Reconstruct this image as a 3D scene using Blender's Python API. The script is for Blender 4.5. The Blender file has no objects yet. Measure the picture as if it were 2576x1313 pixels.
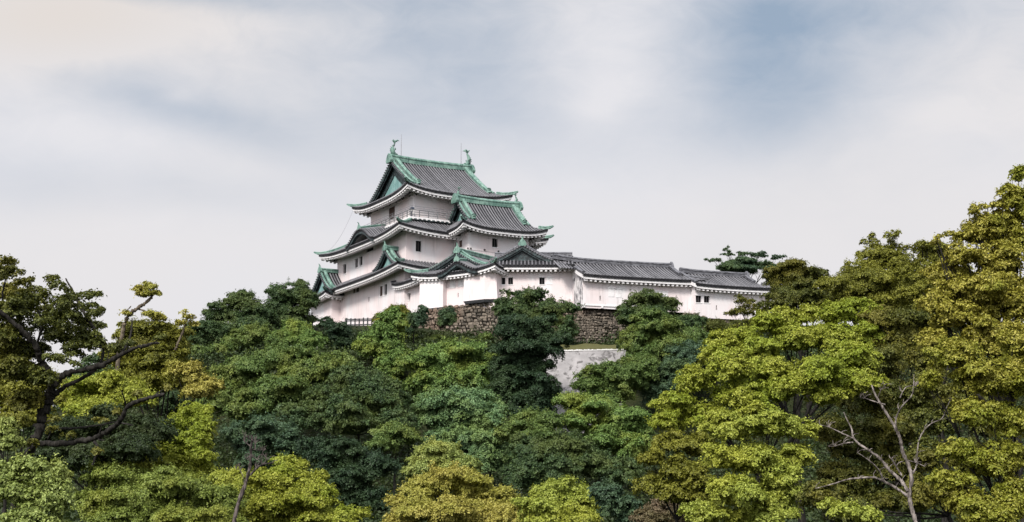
import bpy, math, random
import numpy as np
from mathutils import Vector
R_ = math.radians
random.seed(7)
rng = np.random.default_rng(11)
scene = bpy.context.scene
COL = scene.collection

# ------------------------------------------------------------------ camera
FPX, CXP, CYP, HOR = 3800.0, 1288.0, 656.5, 1350.0
PITCH = math.atan((HOR - CYP) / FPX)
cP, sP = math.cos(PITCH), math.sin(PITCH)
CAMZ = 1.7
cam = bpy.data.cameras.new('camera'); camo = bpy.data.objects.new('camera', cam); COL.objects.link(camo)
cam.sensor_width = 36.0; cam.lens = 36.0 * FPX / 2576.0
cam.clip_start = 0.5; cam.clip_end = 20000
camo.location = (0, 0, CAMZ); camo.rotation_euler = (math.pi / 2 + PITCH, 0, 0)
scene.camera = camo

def ray(x, y):
    u = x - CXP; v = CYP - y
    return np.array([u, FPX * cP - v * sP, FPX * sP + v * cP])
def at(x, y, Y):
    d = ray(x, y); return d * (Y / d[1]) + np.array([0, 0, CAMZ])
def ppm(Y):           # photo pixels per metre at a distance
    return FPX / Y

# ------------------------------------------------------------------ light
SUN_EL, SUN_AZ = 42.0, 205.0      # azimuth clockwise from +Y (the view direction)
EXPOSURE = 0.5
scene.view_settings.view_transform = 'Standard'; scene.view_settings.look = 'None'
scene.view_settings.exposure = EXPOSURE; scene.view_settings.gamma = 1.0
sl = bpy.data.lights.new('sun', 'SUN'); so = bpy.data.objects.new('sun', sl); COL.objects.link(so)
sl.energy = 2.9; sl.angle = R_(14.0); sl.color = (1.0, 0.95, 0.88)
sd = Vector((math.sin(R_(SUN_AZ)) * math.cos(R_(SUN_EL)), math.cos(R_(SUN_AZ)) * math.cos(R_(SUN_EL)), math.sin(R_(SUN_EL))))
so.rotation_euler = sd.to_track_quat('Z', 'Y').to_euler()
so.location = (0, -40, 120)

class NT:
    """small helper that strings shader nodes together"""
    def __init__(s, tree): s.t = tree; s.t.nodes.clear()
    def n(s, typ, **kw):
        nd = s.t.nodes.new(typ)
        for k, v in kw.items(): setattr(nd, k, v)
        return nd
    def put(s, sock, v):
        if isinstance(v, bpy.types.NodeSocket): s.t.links.new(v, sock)
        elif v is not None: sock.default_value = v
    def m(s, op, a, b=None, c=None, clamp=False):
        nd = s.n('ShaderNodeMath', operation=op, use_clamp=clamp)
        s.put(nd.inputs[0], a)
        if b is not None: s.put(nd.inputs[1], b)
        if c is not None: s.put(nd.inputs[2], c)
        return nd.outputs[0]
    def mix(s, f, a, b, typ='MIX'):
        nd = s.n('ShaderNodeMix', data_type='RGBA', blend_type=typ)
        s.put(nd.inputs[0], f)
        s.put(nd.inputs[6], (*a, 1) if isinstance(a, tuple) and len(a) == 3 else a)
        s.put(nd.inputs[7], (*b, 1) if isinstance(b, tuple) and len(b) == 3 else b)
        return nd.outputs[2]
    def noise(s, vec, scale, detail=4, rough=0.55, dist=0.0):
        nd = s.n('ShaderNodeTexNoise'); s.put(nd.inputs['Vector'], vec)
        nd.inputs['Scale'].default_value = scale; nd.inputs['Detail'].default_value = detail
        nd.inputs['Roughness'].default_value = rough; nd.inputs['Distortion'].default_value = dist
        return nd.outputs['Fac']
    def mapr(s, v, a, b, c=0.0, d=1.0, smooth=True):
        nd = s.n('ShaderNodeMapRange', interpolation_type='SMOOTHSTEP' if smooth else 'LINEAR')
        s.put(nd.inputs[0], v)
        for i, q in enumerate((a, b, c, d)): nd.inputs[i + 1].default_value = q
        return nd.outputs[0]

world = bpy.data.worlds.new('World'); scene.world = world; world.use_nodes = True
def build_world():
    k = NT(world.node_tree)
    tc = k.n('ShaderNodeTexCoord'); vec = tc.outputs['Generated']
    sep = k.n('ShaderNodeSeparateXYZ'); k.put(sep.inputs[0], vec)
    X, Y, Z = sep.outputs
    az = k.m('ARCTAN2', X, Y); el = k.m('ARCSINE', Z)
    sky = k.n('ShaderNodeTexSky', sky_type='NISHITA')
    sky.sun_disc = False; sky.sun_elevation = R_(SUN_EL); sky.sun_rotation = R_(SUN_AZ)
    sky.air_density = 1.0; sky.dust_density = 1.5; sky.ozone_density = 1.2
    # cloud deck: soft sheets of cloud over the blue, thick and white towards the horizon
    comb = k.n('ShaderNodeCombineXYZ')
    k.put(comb.inputs[0], k.m('MULTIPLY', az, 1.0)); k.put(comb.inputs[1], k.m('MULTIPLY', el, 1.9)); comb.inputs[2].default_value = 3.7
    n1 = k.noise(comb.outputs[0], 7.0, 5, 0.5, 0.4)
    n2 = k.noise(comb.outputs[0], 3.2, 3, 0.5, 0.2)
    def dirpx(x, y):
        d = ray(x, y); d = d / np.linalg.norm(d)
        return math.atan2(d[0], d[1]), math.asin(d[2])
    def blob(x, y, wx, wy, rot=0.0):
        a0, e0 = dirpx(x, y)
        da = k.m('SUBTRACT', az, a0); de = k.m('SUBTRACT', el, e0)
        c, s_ = math.cos(R_(rot)), math.sin(R_(rot))
        p = k.m('ADD', k.m('MULTIPLY', da, c * FPX / wx), k.m('MULTIPLY', de, -s_ * FPX / wx))
        q = k.m('ADD', k.m('MULTIPLY', da, s_ * FPX / wy), k.m('MULTIPLY', de, c * FPX / wy))
        r2 = k.m('ADD', k.m('MULTIPLY', p, p), k.m('MULTIPLY', q, q))
        return k.m('EXPONENT', k.m('MULTIPLY', r2, -1.0))
    e_lo = dirpx(1288, 640)[1]; e_hi = dirpx(1288, 0)[1]
    up = k.mapr(el, e_lo, e_hi)                          # 0 near the roofs, 1 at the top of the view
    n3 = k.noise(comb.outputs[0], 21.0, 8, 0.62, 0.6)
    warp = k.m('ADD', k.m('SUBTRACT', n1, 0.5), k.m('MULTIPLY', k.m('SUBTRACT', n3, 0.5), 0.55))
    thin = k.m('MULTIPLY', up, 0.30)                     # how thin the cloud sheet is
    for (x, y, wx, wy, rot, amp) in SKY_GAPS:
        thin = k.m('ADD', thin, k.m('MULTIPLY', blob(x, y, wx, wy, rot), amp))
    thin = k.m('ADD', thin, k.m('MULTIPLY', warp, k.m('ADD', k.m('MULTIPLY', up, 0.85), 0.14)))
    thin = k.m('MINIMUM', k.m('MAXIMUM', thin, 0.0), 1.0)
    warm = k.m('ADD', blob(130, 40, 420, 130, -8), k.m('MULTIPLY', blob(1130, 90, 330, 120), 0.0))
    cloud = k.mix(k.mapr(n2, 0.35, 0.65), (0.785, 0.782, 0.818), (0.80, 0.782, 0.797))
    cloud = k.mix(k.m('MULTIPLY', warm, 0.7), cloud, (0.76, 0.69, 0.63))
    bl = k.n('ShaderNodeVectorMath', operation='SCALE'); k.put(bl.inputs[0], sky.outputs[0]); bl.inputs['Scale'].default_value = 0.10
    gap = k.mix(0.80, bl.outputs[0], (0.36, 0.45, 0.565))
    col = k.mix(thin, cloud, gap)
    # the overcast dome brightens towards the zenith, above the view
    zen = k.mapr(el, R_(24), R_(65), 1.0, 1.5)
    # broad glow of the veiled sun, behind the camera
    dt = k.n('ShaderNodeVectorMath', operation='DOT_PRODUCT'); k.put(dt.inputs[0], vec); dt.inputs[1].default_value = tuple(sd)
    ang = k.m('ARCCOSINE', dt.outputs['Value'])
    glow = k.m('MULTIPLY', k.m('EXPONENT', k.m('MULTIPLY', k.m('POWER', k.m('DIVIDE', ang, R_(46)), 2.0), -1.0)), 1.9)
    zen = k.m('ADD', zen, glow)
    sc = k.n('ShaderNodeVectorMath', operation='SCALE'); k.put(sc.inputs[0], col); k.put(sc.inputs['Scale'], k.m('MULTIPLY', zen, 2.0 ** -EXPOSURE))
    bg = k.n('ShaderNodeBackground'); k.put(bg.inputs[0], sc.outputs[0]); bg.inputs[1].default_value = 1.0
    out = k.n('ShaderNodeOutputWorld'); k.t.links.new(bg.outputs[0], out.inputs[0])
SKY_GAPS = [  # x, y, half-widths in photo pixels, tilt, how much bluer
    (1900, 120, 190, 190, 0, 0.62), (2080, 40, 330, 90, 0, 0.26), (1960, 260, 280, 80, -12, 0.22), (2000, 330, 300, 60, -8, 0.10),
    (430, 262, 250, 54, 8, 0.32), (640, 340, 330, 60, 14, 0.20), (250, 340, 230, 70, 0, -0.12),
    (1150, 150, 280, 130, 0, 0.26), (1300, 290, 280, 80, 10, 0.20), (900, 300, 260, 70, 8, 0.18),
    (560, 0, 240, 26, 0, 0.22), (1050, 0, 330, 40, 0, 0.2), (500, 480, 380, 60, 6, 0.16), (100, 480, 280, 60, 0, 0.14),
    (1530, 110, 130, 170, 8, -0.13), (1480, 280, 90, 40, 0, -0.16), (520, 70, 420, 70, -6, -0.22), (150, 60, 330, 110, 0, -0.36),
    (455, 245, 50, 22, 0, -0.20), (2420, 210, 250, 160, 0, -0.10), (1700, 400, 300, 60, 0, 0.04),
]
build_world()

# ------------------------------------------------------------------ mesh helpers
class MB:
    def __init__(s): s.v = []; s.f = []; s.mi = []
    def vert(s, p): s.v.append((float(p[0]), float(p[1]), float(p[2]))); return len(s.v) - 1
    def face(s, pts, mi=0):
        s.f.append([s.vert(p) for p in pts]); s.mi.append(mi)
    def grid(s, rows, mi=0, flip=False, close=False):
        idx = [[s.vert(p) for p in r] for r in rows]
        for a, b in zip(idx[:-1], idx[1:]):
            n = len(a); rngj = range(n if close else n - 1)
            for j in rngj:
                q = [a[j], a[(j + 1) % n], b[(j + 1) % n], b[j]]
                s.f.append(q[::-1] if flip else q); s.mi.append(mi)
        return idx
    def hexa(s, c, mi=0):          # 8 corners: bottom loop 0-3, top loop 4-7
        b = len(s.v)
        for p in c: s.vert(p)
        for q in ((0, 3, 2, 1), (4, 5, 6, 7), (0, 1, 5, 4), (1, 2, 6, 5), (2, 3, 7, 6), (3, 0, 4, 7)):
            s.f.append([b + i for i in q]); s.mi.append(mi)
    def box(s, fr, x0, x1, y0, y1, z0, z1, mi=0):
        s.hexa([fr.w(x, y, z) for z in (z0, z1) for x, y in ((x0, y0), (x1, y0), (x1, y1), (x0, y1))], mi)
    def sweep(s, pts, w, h, mi=0, base=0.0, taper=None):
        """an upright ridge bar along a polyline: width w, height h, rounded cap"""
        pts = [np.array(p, float) for p in pts]; rows = []
        for i, p in enumerate(pts):
            d = pts[min(i + 1, len(pts) - 1)] - pts[max(i - 1, 0)]
            side = np.array([d[1], -d[0], 0.0]); L = np.linalg.norm(side)
            side = side / L if L > 1e-6 else np.array([1.0, 0, 0])
            d = d / (np.linalg.norm(d) + 1e-9); upv = np.cross(side, d); upv = upv if upv[2] > 0 else -upv
            t = 1.0 if taper is None else taper[i]
            prof = [(-.5, base), (-.5, .62), (-.62, .64), (-.62, .78), (-.3, 1.0), (.3, 1.0), (.62, .78), (.62, .64), (.5, .62), (.5, base)]
            rows.append([p + side * (a * w * t) + upv * (b * h * t) for a, b in prof])
        s.grid(rows, mi, close=True)
        s.face(rows[0][::-1], mi); s.face(rows[-1], mi)
    def tube(s, pts, rad, n=7, mi=0):
        pts = [np.array(p, float) for p in pts]; rows = []
        ref = np.array([0.31, 0.17, 0.93])
        for i, p in enumerate(pts):
            d = pts[min(i + 1, len(pts) - 1)] - pts[max(i - 1, 0)]; d = d / (np.linalg.norm(d) + 1e-9)
            a = np.cross(d, ref); a = a / (np.linalg.norm(a) + 1e-9); b = np.cross(d, a)
            r = rad[i] if hasattr(rad, '__len__') else rad
            rows.append([p + (a * math.cos(t) + b * math.sin(t)) * r for t in np.linspace(0, 2 * math.pi, n, endpoint=False)])
        s.grid(rows, mi, close=True); s.face(rows[0][::-1], mi); s.face(rows[-1], mi)

class Multi:
    """several meshes filled in turn: every new() starts another piece"""
    def __init__(s, auto=False): s.parts = [MB()]; s.auto = auto
    @property
    def f(s): return [q for m in s.parts for q in m.f]
    def new(s):
        if s.parts[-1].f: s.parts.append(MB())
    def sweep(s, *a, **k):
        if s.auto: s.new()
        s.parts[-1].sweep(*a, **k)
    def __getattr__(s, n): return getattr(s.parts[-1], n)

class Frame:
    """building axes: x to the right along a face, y into the building, z world height"""
    def __init__(s, o, yaw):
        s.o = np.array([o[0], o[1], 0.0]); a = R_(yaw); s.a = a
        s.X = np.array([math.cos(a), math.sin(a), 0.0]); s.Y = np.array([-math.sin(a), math.cos(a), 0.0])
    def w(s, x, y, z): return s.o + s.X * x + s.Y * y + np.array([0, 0, z])
    def sub(s, x, y, deg):  # a frame turned by deg about a local point
        return Frame(s.w(x, y, 0), math.degrees(s.a) + deg)
    def hit(s, px, py, axis='y', val=0.0):
        """where the sight line through a photo pixel meets a wall plane: (coordinate along the wall, z)"""
        d = ray(px, py); c = np.array([0, 0, CAMZ]) - s.o
        nrm, alo = (s.Y, s.X) if axis == 'y' else (s.X, s.Y)
        t = (val - c @ nrm) / (d @ nrm)
        p = c + d * t
        return float(p @ alo), float(p[2])

def obj(name, mb, mats, parent=None, smooth=False, org=None):
    me = bpy.data.meshes.new(name)
    v = np.array(mb.v) if len(mb.v) else np.zeros((0, 3))
    if parent is not None:
        p = parent
        while p.parent is not None: p = p.parent
        org = np.array(p.location)
    if org is not None: v = v - np.array(org)
    me.from_pydata(v.tolist(), [], mb.f)
    for m in (mats if isinstance(mats, (list, tuple)) else [mats]): me.materials.append(m)
    if len(me.materials) > 1: me.polygons.foreach_set('material_index', mb.mi)
    if smooth: me.polygons.foreach_set('use_smooth', [True] * len(me.polygons))
    me.update()
    o = bpy.data.objects.new(name, me); COL.objects.link(o)
    if parent is not None: o.parent = parent
    elif org is not None: o.location = org
    return o
def tag(o, label, cat, group=None):
    o['label'] = label; o['category'] = cat
    if group: o['group'] = group
    return o
def thing(name, loc, label, cat, group=None):
    o = bpy.data.objects.new(name, None); COL.objects.link(o); o.location = tuple(float(q) for q in loc)
    return tag(o, label, cat, group)

# ------------------------------------------------------------------ materials
def mat(name, fn):
    m = bpy.data.materials.new(name); m.use_nodes = True
    k = NT(m.node_tree); out = k.n('ShaderNodeOutputMaterial')
    sh = fn(k); k.t.links.new(sh, out.inputs[0]); return m
def prin(k, col, rough=0.6, spec=0.4, metal=0.0, bump=None, bstr=0.3, bdist=0.05):
    p = k.n('ShaderNodeBsdfPrincipled'); k.put(p.inputs['Base Color'], (*col, 1) if isinstance(col, tuple) else col)
    k.put(p.inputs['Roughness'], rough); p.inputs['Specular IOR Level'].default_value = spec; p.inputs['Metallic'].default_value = metal
    if bump is not None:
        b = k.n('ShaderNodeBump'); b.inputs['Strength'].default_value = bstr; b.inputs['Distance'].default_value = bdist
        k.put(b.inputs['Height'], bump); k.put(p.inputs['Normal'], b.outputs[0])
    return p.outputs[0]
def pos(k, sx=1, sy=1, sz=1):
    g = k.n('ShaderNodeNewGeometry'); mp = k.n('ShaderNodeMapping'); mp.inputs['Scale'].default_value = (sx, sy, sz)
    k.put(mp.inputs[0], g.outputs['Position']); return mp.outputs[0]
def island(k):
    return k.n('ShaderNodeNewGeometry').outputs['Random Per Island']

def f_plaster(k):
    a = k.noise(pos(k, 1, 1, 0.5), 0.28, 5, 0.6); b = k.noise(pos(k, 1, 1, 0.16), 1.3, 5, 0.65); c = k.noise(pos(k), 5.0, 4)
    col = k.mix(k.mapr(a, 0.38, 0.60), (0.715, 0.685, 0.69), (0.70, 0.61, 0.605))
    col = k.mix(k.mapr(b, 0.56, 0.78, 0, 0.6), col, (0.44, 0.405, 0.40))
    st = k.noise(pos(k, 2.2, 2.2, 0.10), 1.1, 6, 0.7, 0.3)
    col = k.mix(k.mapr(st, 0.54, 0.74, 0, 0.62), col, (0.36, 0.33, 0.325))
    return prin(k, col, 0.75, 0.25, bump=c, bstr=0.12, bdist=0.03)
PLASTER = mat('white_plaster', f_plaster)
def f_trim(k):
    b = k.noise(pos(k), 1.6, 4, 0.6)
    return prin(k, k.mix(k.mapr(b, 0.45, 0.75), (0.74, 0.72, 0.72), (0.56, 0.53, 0.53)), 0.7, 0.25)
TRIM = mat('eave_plaster', f_trim)
def f_tile(k):
    b = k.noise(pos(k), 0.9, 5, 0.65); c = k.noise(pos(k), 6.0, 3); r = island(k)
    col = k.mix(k.mapr(b, 0.3, 0.7), (0.058, 0.057, 0.063), (0.125, 0.122, 0.132))
    col = k.mix(k.mapr(c, 0.55, 0.75, 0, 0.6), col, (0.035, 0.036, 0.034))
    col = k.mix(k.m('MULTIPLY', r, 0.6), col, (0.21, 0.207, 0.22))
    return prin(k, col, 0.5, 0.45)
TILE = mat('roof_tile_cover', f_tile)
TILEBED = mat('roof_tile_bed', lambda k: prin(k, k.mix(k.mapr(k.noise(pos(k), 1.7, 4), 0.35, 0.7), (0.008, 0.008, 0.010), (0.022, 0.021, 0.024)), 0.8, 0.3))
TILERIDGE = mat('ridge_tile', lambda k: prin(k, k.mix(k.mapr(k.noise(pos(k, 1, 1, 4), 2.2, 4), 0.35, 0.65), (0.045, 0.045, 0.052), (0.15, 0.15, 0.165)), 0.55, 0.4))
def f_copper(k):
    a = k.noise(pos(k), 1.1, 5, 0.6); b = k.noise(pos(k, 1, 1, .3), 4.5, 4)
    col = k.mix(k.mapr(a, 0.35, 0.65), (0.085, 0.165, 0.135), (0.20, 0.315, 0.262))
    col = k.mix(k.mapr(b, 0.50, 0.70, 0, 0.8), col, (0.035, 0.075, 0.064))
    return prin(k, col, 0.6, 0.35, bump=b, bstr=0.25)
COPPER = mat('verdigris_copper', f_copper)
def f_copperpanel(k):
    a = k.noise(pos(k, 1, 1, .5), 1.6, 5, 0.6)
    return prin(k, k.mix(k.mapr(a, 0.35, 0.7), (0.12, 0.235, 0.225), (0.22, 0.36, 0.345)), 0.6, 0.3)
COPPERPANEL = mat('verdigris_gable_sheet', f_copperpanel)
def f_dkwood(k):
    a = k.noise(pos(k, 1, 1, 6), 2.0, 4)
    return prin(k, k.mix(k.mapr(a, 0.35, 0.7), (0.012, 0.013, 0.015), (0.05, 0.052, 0.055)), 0.6, 0.3)
DKWOOD = mat('blackened_timber', f_dkwood)
DKCOPPER = mat('dark_copper_trim', lambda k: prin(k, k.mix(k.mapr(k.noise(pos(k), 2.4, 4), 0.4, 0.65), (0.011, 0.016, 0.018), (0.038, 0.060, 0.062)), 0.55, 0.4))
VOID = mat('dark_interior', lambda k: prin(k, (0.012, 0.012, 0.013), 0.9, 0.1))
BROWN = mat('brown_shutter', lambda k: prin(k, k.mix(k.noise(pos(k, 6, 6, .6), 3.0, 3), (0.05, 0.033, 0.026), (0.13, 0.085, 0.07)), 0.7, 0.2))
BAR = mat('window_bar', lambda k: prin(k, (0.06, 0.055, 0.055), 0.6, 0.3))
METAL = mat('grey_metal', lambda k: prin(k, k.mix(k.noise(pos(k), 3.0, 3), (0.20, 0.20, 0.22), (0.33, 0.33, 0.35)), 0.45, 0.5, 0.6))
NAVY = mat('navy_enamel', lambda k: prin(k, k.mix(k.noise(pos(k), 4.0, 3), (0.015, 0.025, 0.06), (0.05, 0.08, 0.13)), 0.4, 0.5))
def f_stain(k):
    a = k.noise(pos(k, 1, 1, 0.4), 2.0, 5, 0.7, 0.5)
    return prin(k, k.mix(k.mapr(a, 0.40, 0.60), (0.72, 0.69, 0.69), (0.13, 0.125, 0.135)), 0.8, 0.2)
SOFFIT = mat('painted_shade_soffit', lambda k: prin(k, k.mix(k.noise(pos(k), 1.5, 4), (0.022, 0.021, 0.021), (0.06, 0.056, 0.056)), 0.85, 0.15))  # near-black: the shade under the eaves is painted into the soffit colour
STAINED = mat('weathered_plaster', f_stain)
def f_stone(k):
    r = island(k); a = k.noise(pos(k), 1.8, 5, 0.65); w = k.noise(pos(k), 0.16, 3)
    col = k.mix(k.mapr(r, 0.0, 1.0, smooth=False), (0.046, 0.040, 0.032), (0.205, 0.17, 0.135))
    col = k.mix(k.mapr(w, 0.48, 0.66, 0, 0.75), col, k.mix(r, (0.075, 0.046, 0.032), (0.25, 0.17, 0.125)))
    col = k.mix(k.mapr(a, 0.5, 0.75, 0, 0.7), col, (0.028, 0.032, 0.020))
    return prin(k, col, 0.85, 0.2, bump=a, bstr=0.8, bdist=0.15)
STONE = mat('fieldstone', f_stone)
STONEGAP = mat('stone_joint', lambda k: prin(k, (0.018, 0.017, 0.015), 0.9, 0.1))
def f_concrete(k):
    a = k.noise(pos(k, 1.3, 1.3, 0.07), 1.0, 3, 0.6, 0.4); b = k.noise(pos(k), 0.5, 5, 0.6); c = k.noise(pos(k), 4, 4)
    col = k.mix(k.mapr(b, 0.35, 0.7), (0.31, 0.293, 0.29), (0.21, 0.20, 0.197))
    col = k.mix(k.mapr(a, 0.50, 0.62, 0, 0.85), col, (0.075, 0.07, 0.068))
    return prin(k, col, 0.85, 0.2, bump=c, bstr=0.2)
CONCRETE = mat('streaked_concrete', f_concrete)
WHITESTONE = mat('pale_cap_stone', lambda k: prin(k, k.mix(k.noise(pos(k), 3.0, 4), (0.75, 0.74, 0.73), (0.5, 0.49, 0.47)), 0.8, 0.2))
def f_hill(k):
    a = k.noise(pos(k), 0.25, 6, 0.65); b = k.noise(pos(k), 2.0, 5, 0.6)
    col = k.mix(k.mapr(a, 0.35, 0.65), (0.012, 0.017, 0.008), (0.028, 0.034, 0.013))
    return prin(k, k.mix(k.mapr(b, 0.5, 0.8, 0, 0.6), col, (0.07, 0.052, 0.035)), 0.95, 0.1, bump=b, bstr=0.8, bdist=0.3)
HILLMAT = mat('wooded_earth', f_hill)
GRASSM = mat('mown_grass', lambda k: prin(k, k.mix(k.noise(pos(k), 2.5, 5, .7), (0.045, 0.050, 0.016), (0.13, 0.12, 0.05)), 0.9, 0.1, bump=k.noise(pos(k), 9, 3), bstr=0.9))
def f_bark(dark, light):
    def f(k):
        a = k.noise(pos(k, 3, 3, 0.8), 2.6, 6, 0.7)
        return prin(k, k.mix(k.mapr(a, 0.38, 0.66), dark, light), 0.9, 0.15, bump=a, bstr=0.9, bdist=0.05)
    return f
BARK = mat('dark_bark', f_bark((0.009, 0.008, 0.007), (0.040, 0.036, 0.031)))
DEADBARK = mat('bleached_wood', f_bark((0.055, 0.045, 0.040), (0.34, 0.295, 0.27)))
SNAGBARK = mat('grey_dead_bark', f_bark((0.022, 0.018, 0.016), (0.17, 0.14, 0.13)))
def leafmat(name, dark, mid, light, alt, altamt=0.75, nscale=0.30, trans=0.16):
    gain = 1.20 if mid[0] > 0.2 else (1.0 if light[1] < 0.1 else 1.25)
    dark, mid, light, alt = [tuple(q * gain for q in c) for c in (dark, mid, light, alt)]
    def f(k):
        r = island(k); w = k.noise(pos(k), nscale, 4, 0.6)
        ramp = k.n('ShaderNodeValToRGB'); k.put(ramp.inputs[0], r)
        e = ramp.color_ramp.elements; e[0].color = (*dark, 1); e[1].color = (*light, 1)
        q = e.new(0.5); q.color = (*mid, 1)
        col = k.mix(k.mapr(w, 0.42, 0.66, 0, altamt), ramp.outputs[0], alt)
        p = prin(k, col, 0.55, 0.28)
        t = k.n('ShaderNodeBsdfTranslucent'); k.put(t.inputs[0], k.mix(0.5, col, (light[0] * 1.1, light[1] * 1.1, light[2] * .6)))
        mx = k.n('ShaderNodeMixShader'); mx.inputs[0].default_value = trans
        k.t.links.new(p, mx.inputs[1]); k.t.links.new(t.outputs[0], mx.inputs[2])
        return mx.outputs[0]
    return mat(name, f)
LEAF = {
    'dark':   leafmat('leaf_dark_green', (0.020, 0.040, 0.016), (0.040, 0.072, 0.026), (0.080, 0.125, 0.044), (0.095, 0.120, 0.030)),
    'deep':   leafmat('leaf_deep_green', (0.014, 0.030, 0.015), (0.026, 0.054, 0.025), (0.050, 0.092, 0.042), (0.048, 0.080, 0.028)),
    'blue':   leafmat('leaf_blue_green', (0.022, 0.044, 0.025), (0.044, 0.082, 0.044), (0.082, 0.132, 0.070), (0.08, 0.120, 0.040)),
    'under':  leafmat('leaf_undergrowth', (0.016, 0.028, 0.010), (0.030, 0.050, 0.016), (0.055, 0.085, 0.027), (0.050, 0.065, 0.018)),
    'fresh':  leafmat('leaf_fresh_green', (0.050, 0.092, 0.022), (0.098, 0.165, 0.040), (0.175, 0.26, 0.070), (0.21, 0.24, 0.040)),
    'mint':   leafmat('leaf_pale_vine_green', (0.052, 0.100, 0.044), (0.095, 0.168, 0.072), (0.165, 0.255, 0.115), (0.17, 0.23, 0.060)),
    'mid':    leafmat('leaf_mid_green', (0.038, 0.068, 0.018), (0.075, 0.122, 0.030), (0.14, 0.20, 0.055), (0.15, 0.175, 0.035)),
    'moss':   leafmat('leaf_moss_green', (0.065, 0.090, 0.016), (0.13, 0.17, 0.030), (0.22, 0.27, 0.062), (0.21, 0.22, 0.032)),
    'pale':   leafmat('leaf_pale_green', (0.10, 0.135, 0.032), (0.185, 0.23, 0.058), (0.29, 0.34, 0.105), (0.26, 0.27, 0.06)),
    'yellow': leafmat('leaf_yellow_green', (0.105, 0.122, 0.008), (0.225, 0.245, 0.026), (0.385, 0.405, 0.075), (0.17, 0.225, 0.020)),
    'lime':   leafmat('leaf_lime_green', (0.105, 0.135, 0.016), (0.215, 0.255, 0.036), (0.36, 0.405, 0.085), (0.30, 0.31, 0.04)),
    'gold':   leafmat('leaf_golden_olive', (0.16, 0.135, 0.024), (0.285, 0.258, 0.050), (0.44, 0.40, 0.11), (0.25, 0.255, 0.045)),
    'olive':  leafmat('leaf_olive', (0.055, 0.062, 0.008), (0.120, 0.126, 0.016), (0.21, 0.21, 0.034), (0.19, 0.188, 0.024)),
    'dolive': leafmat('leaf_dark_olive', (0.028, 0.036, 0.008), (0.062, 0.074, 0.013), (0.12, 0.13, 0.026), (0.14, 0.125, 0.018)),
    'amber':  leafmat('leaf_amber_maple', (0.10, 0.090, 0.007), (0.222, 0.212, 0.027), (0.40, 0.355, 0.080), (0.15, 0.185, 0.016)),
    'rust':   leafmat('leaf_rusty_brown', (0.06, 0.045, 0.028), (0.13, 0.095, 0.062), (0.21, 0.155, 0.10), (0.10, 0.09, 0.035)),
}

# ------------------------------------------------------------------ castle builders
def sides(fr, x0, x1, y0, y1):
    """the four outer sides of a rectangle: frames running left to right seen from outside, y inwards"""
    return {'front': (fr.sub(x0, y0, 0), x1 - x0), 'right': (fr.sub(x1, y0, 90), y1 - y0),
            'back': (fr.sub(x1, y1, 180), x1 - x0), 'left': (fr.sub(x0, y1, 270), y1 - y0)}

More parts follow.
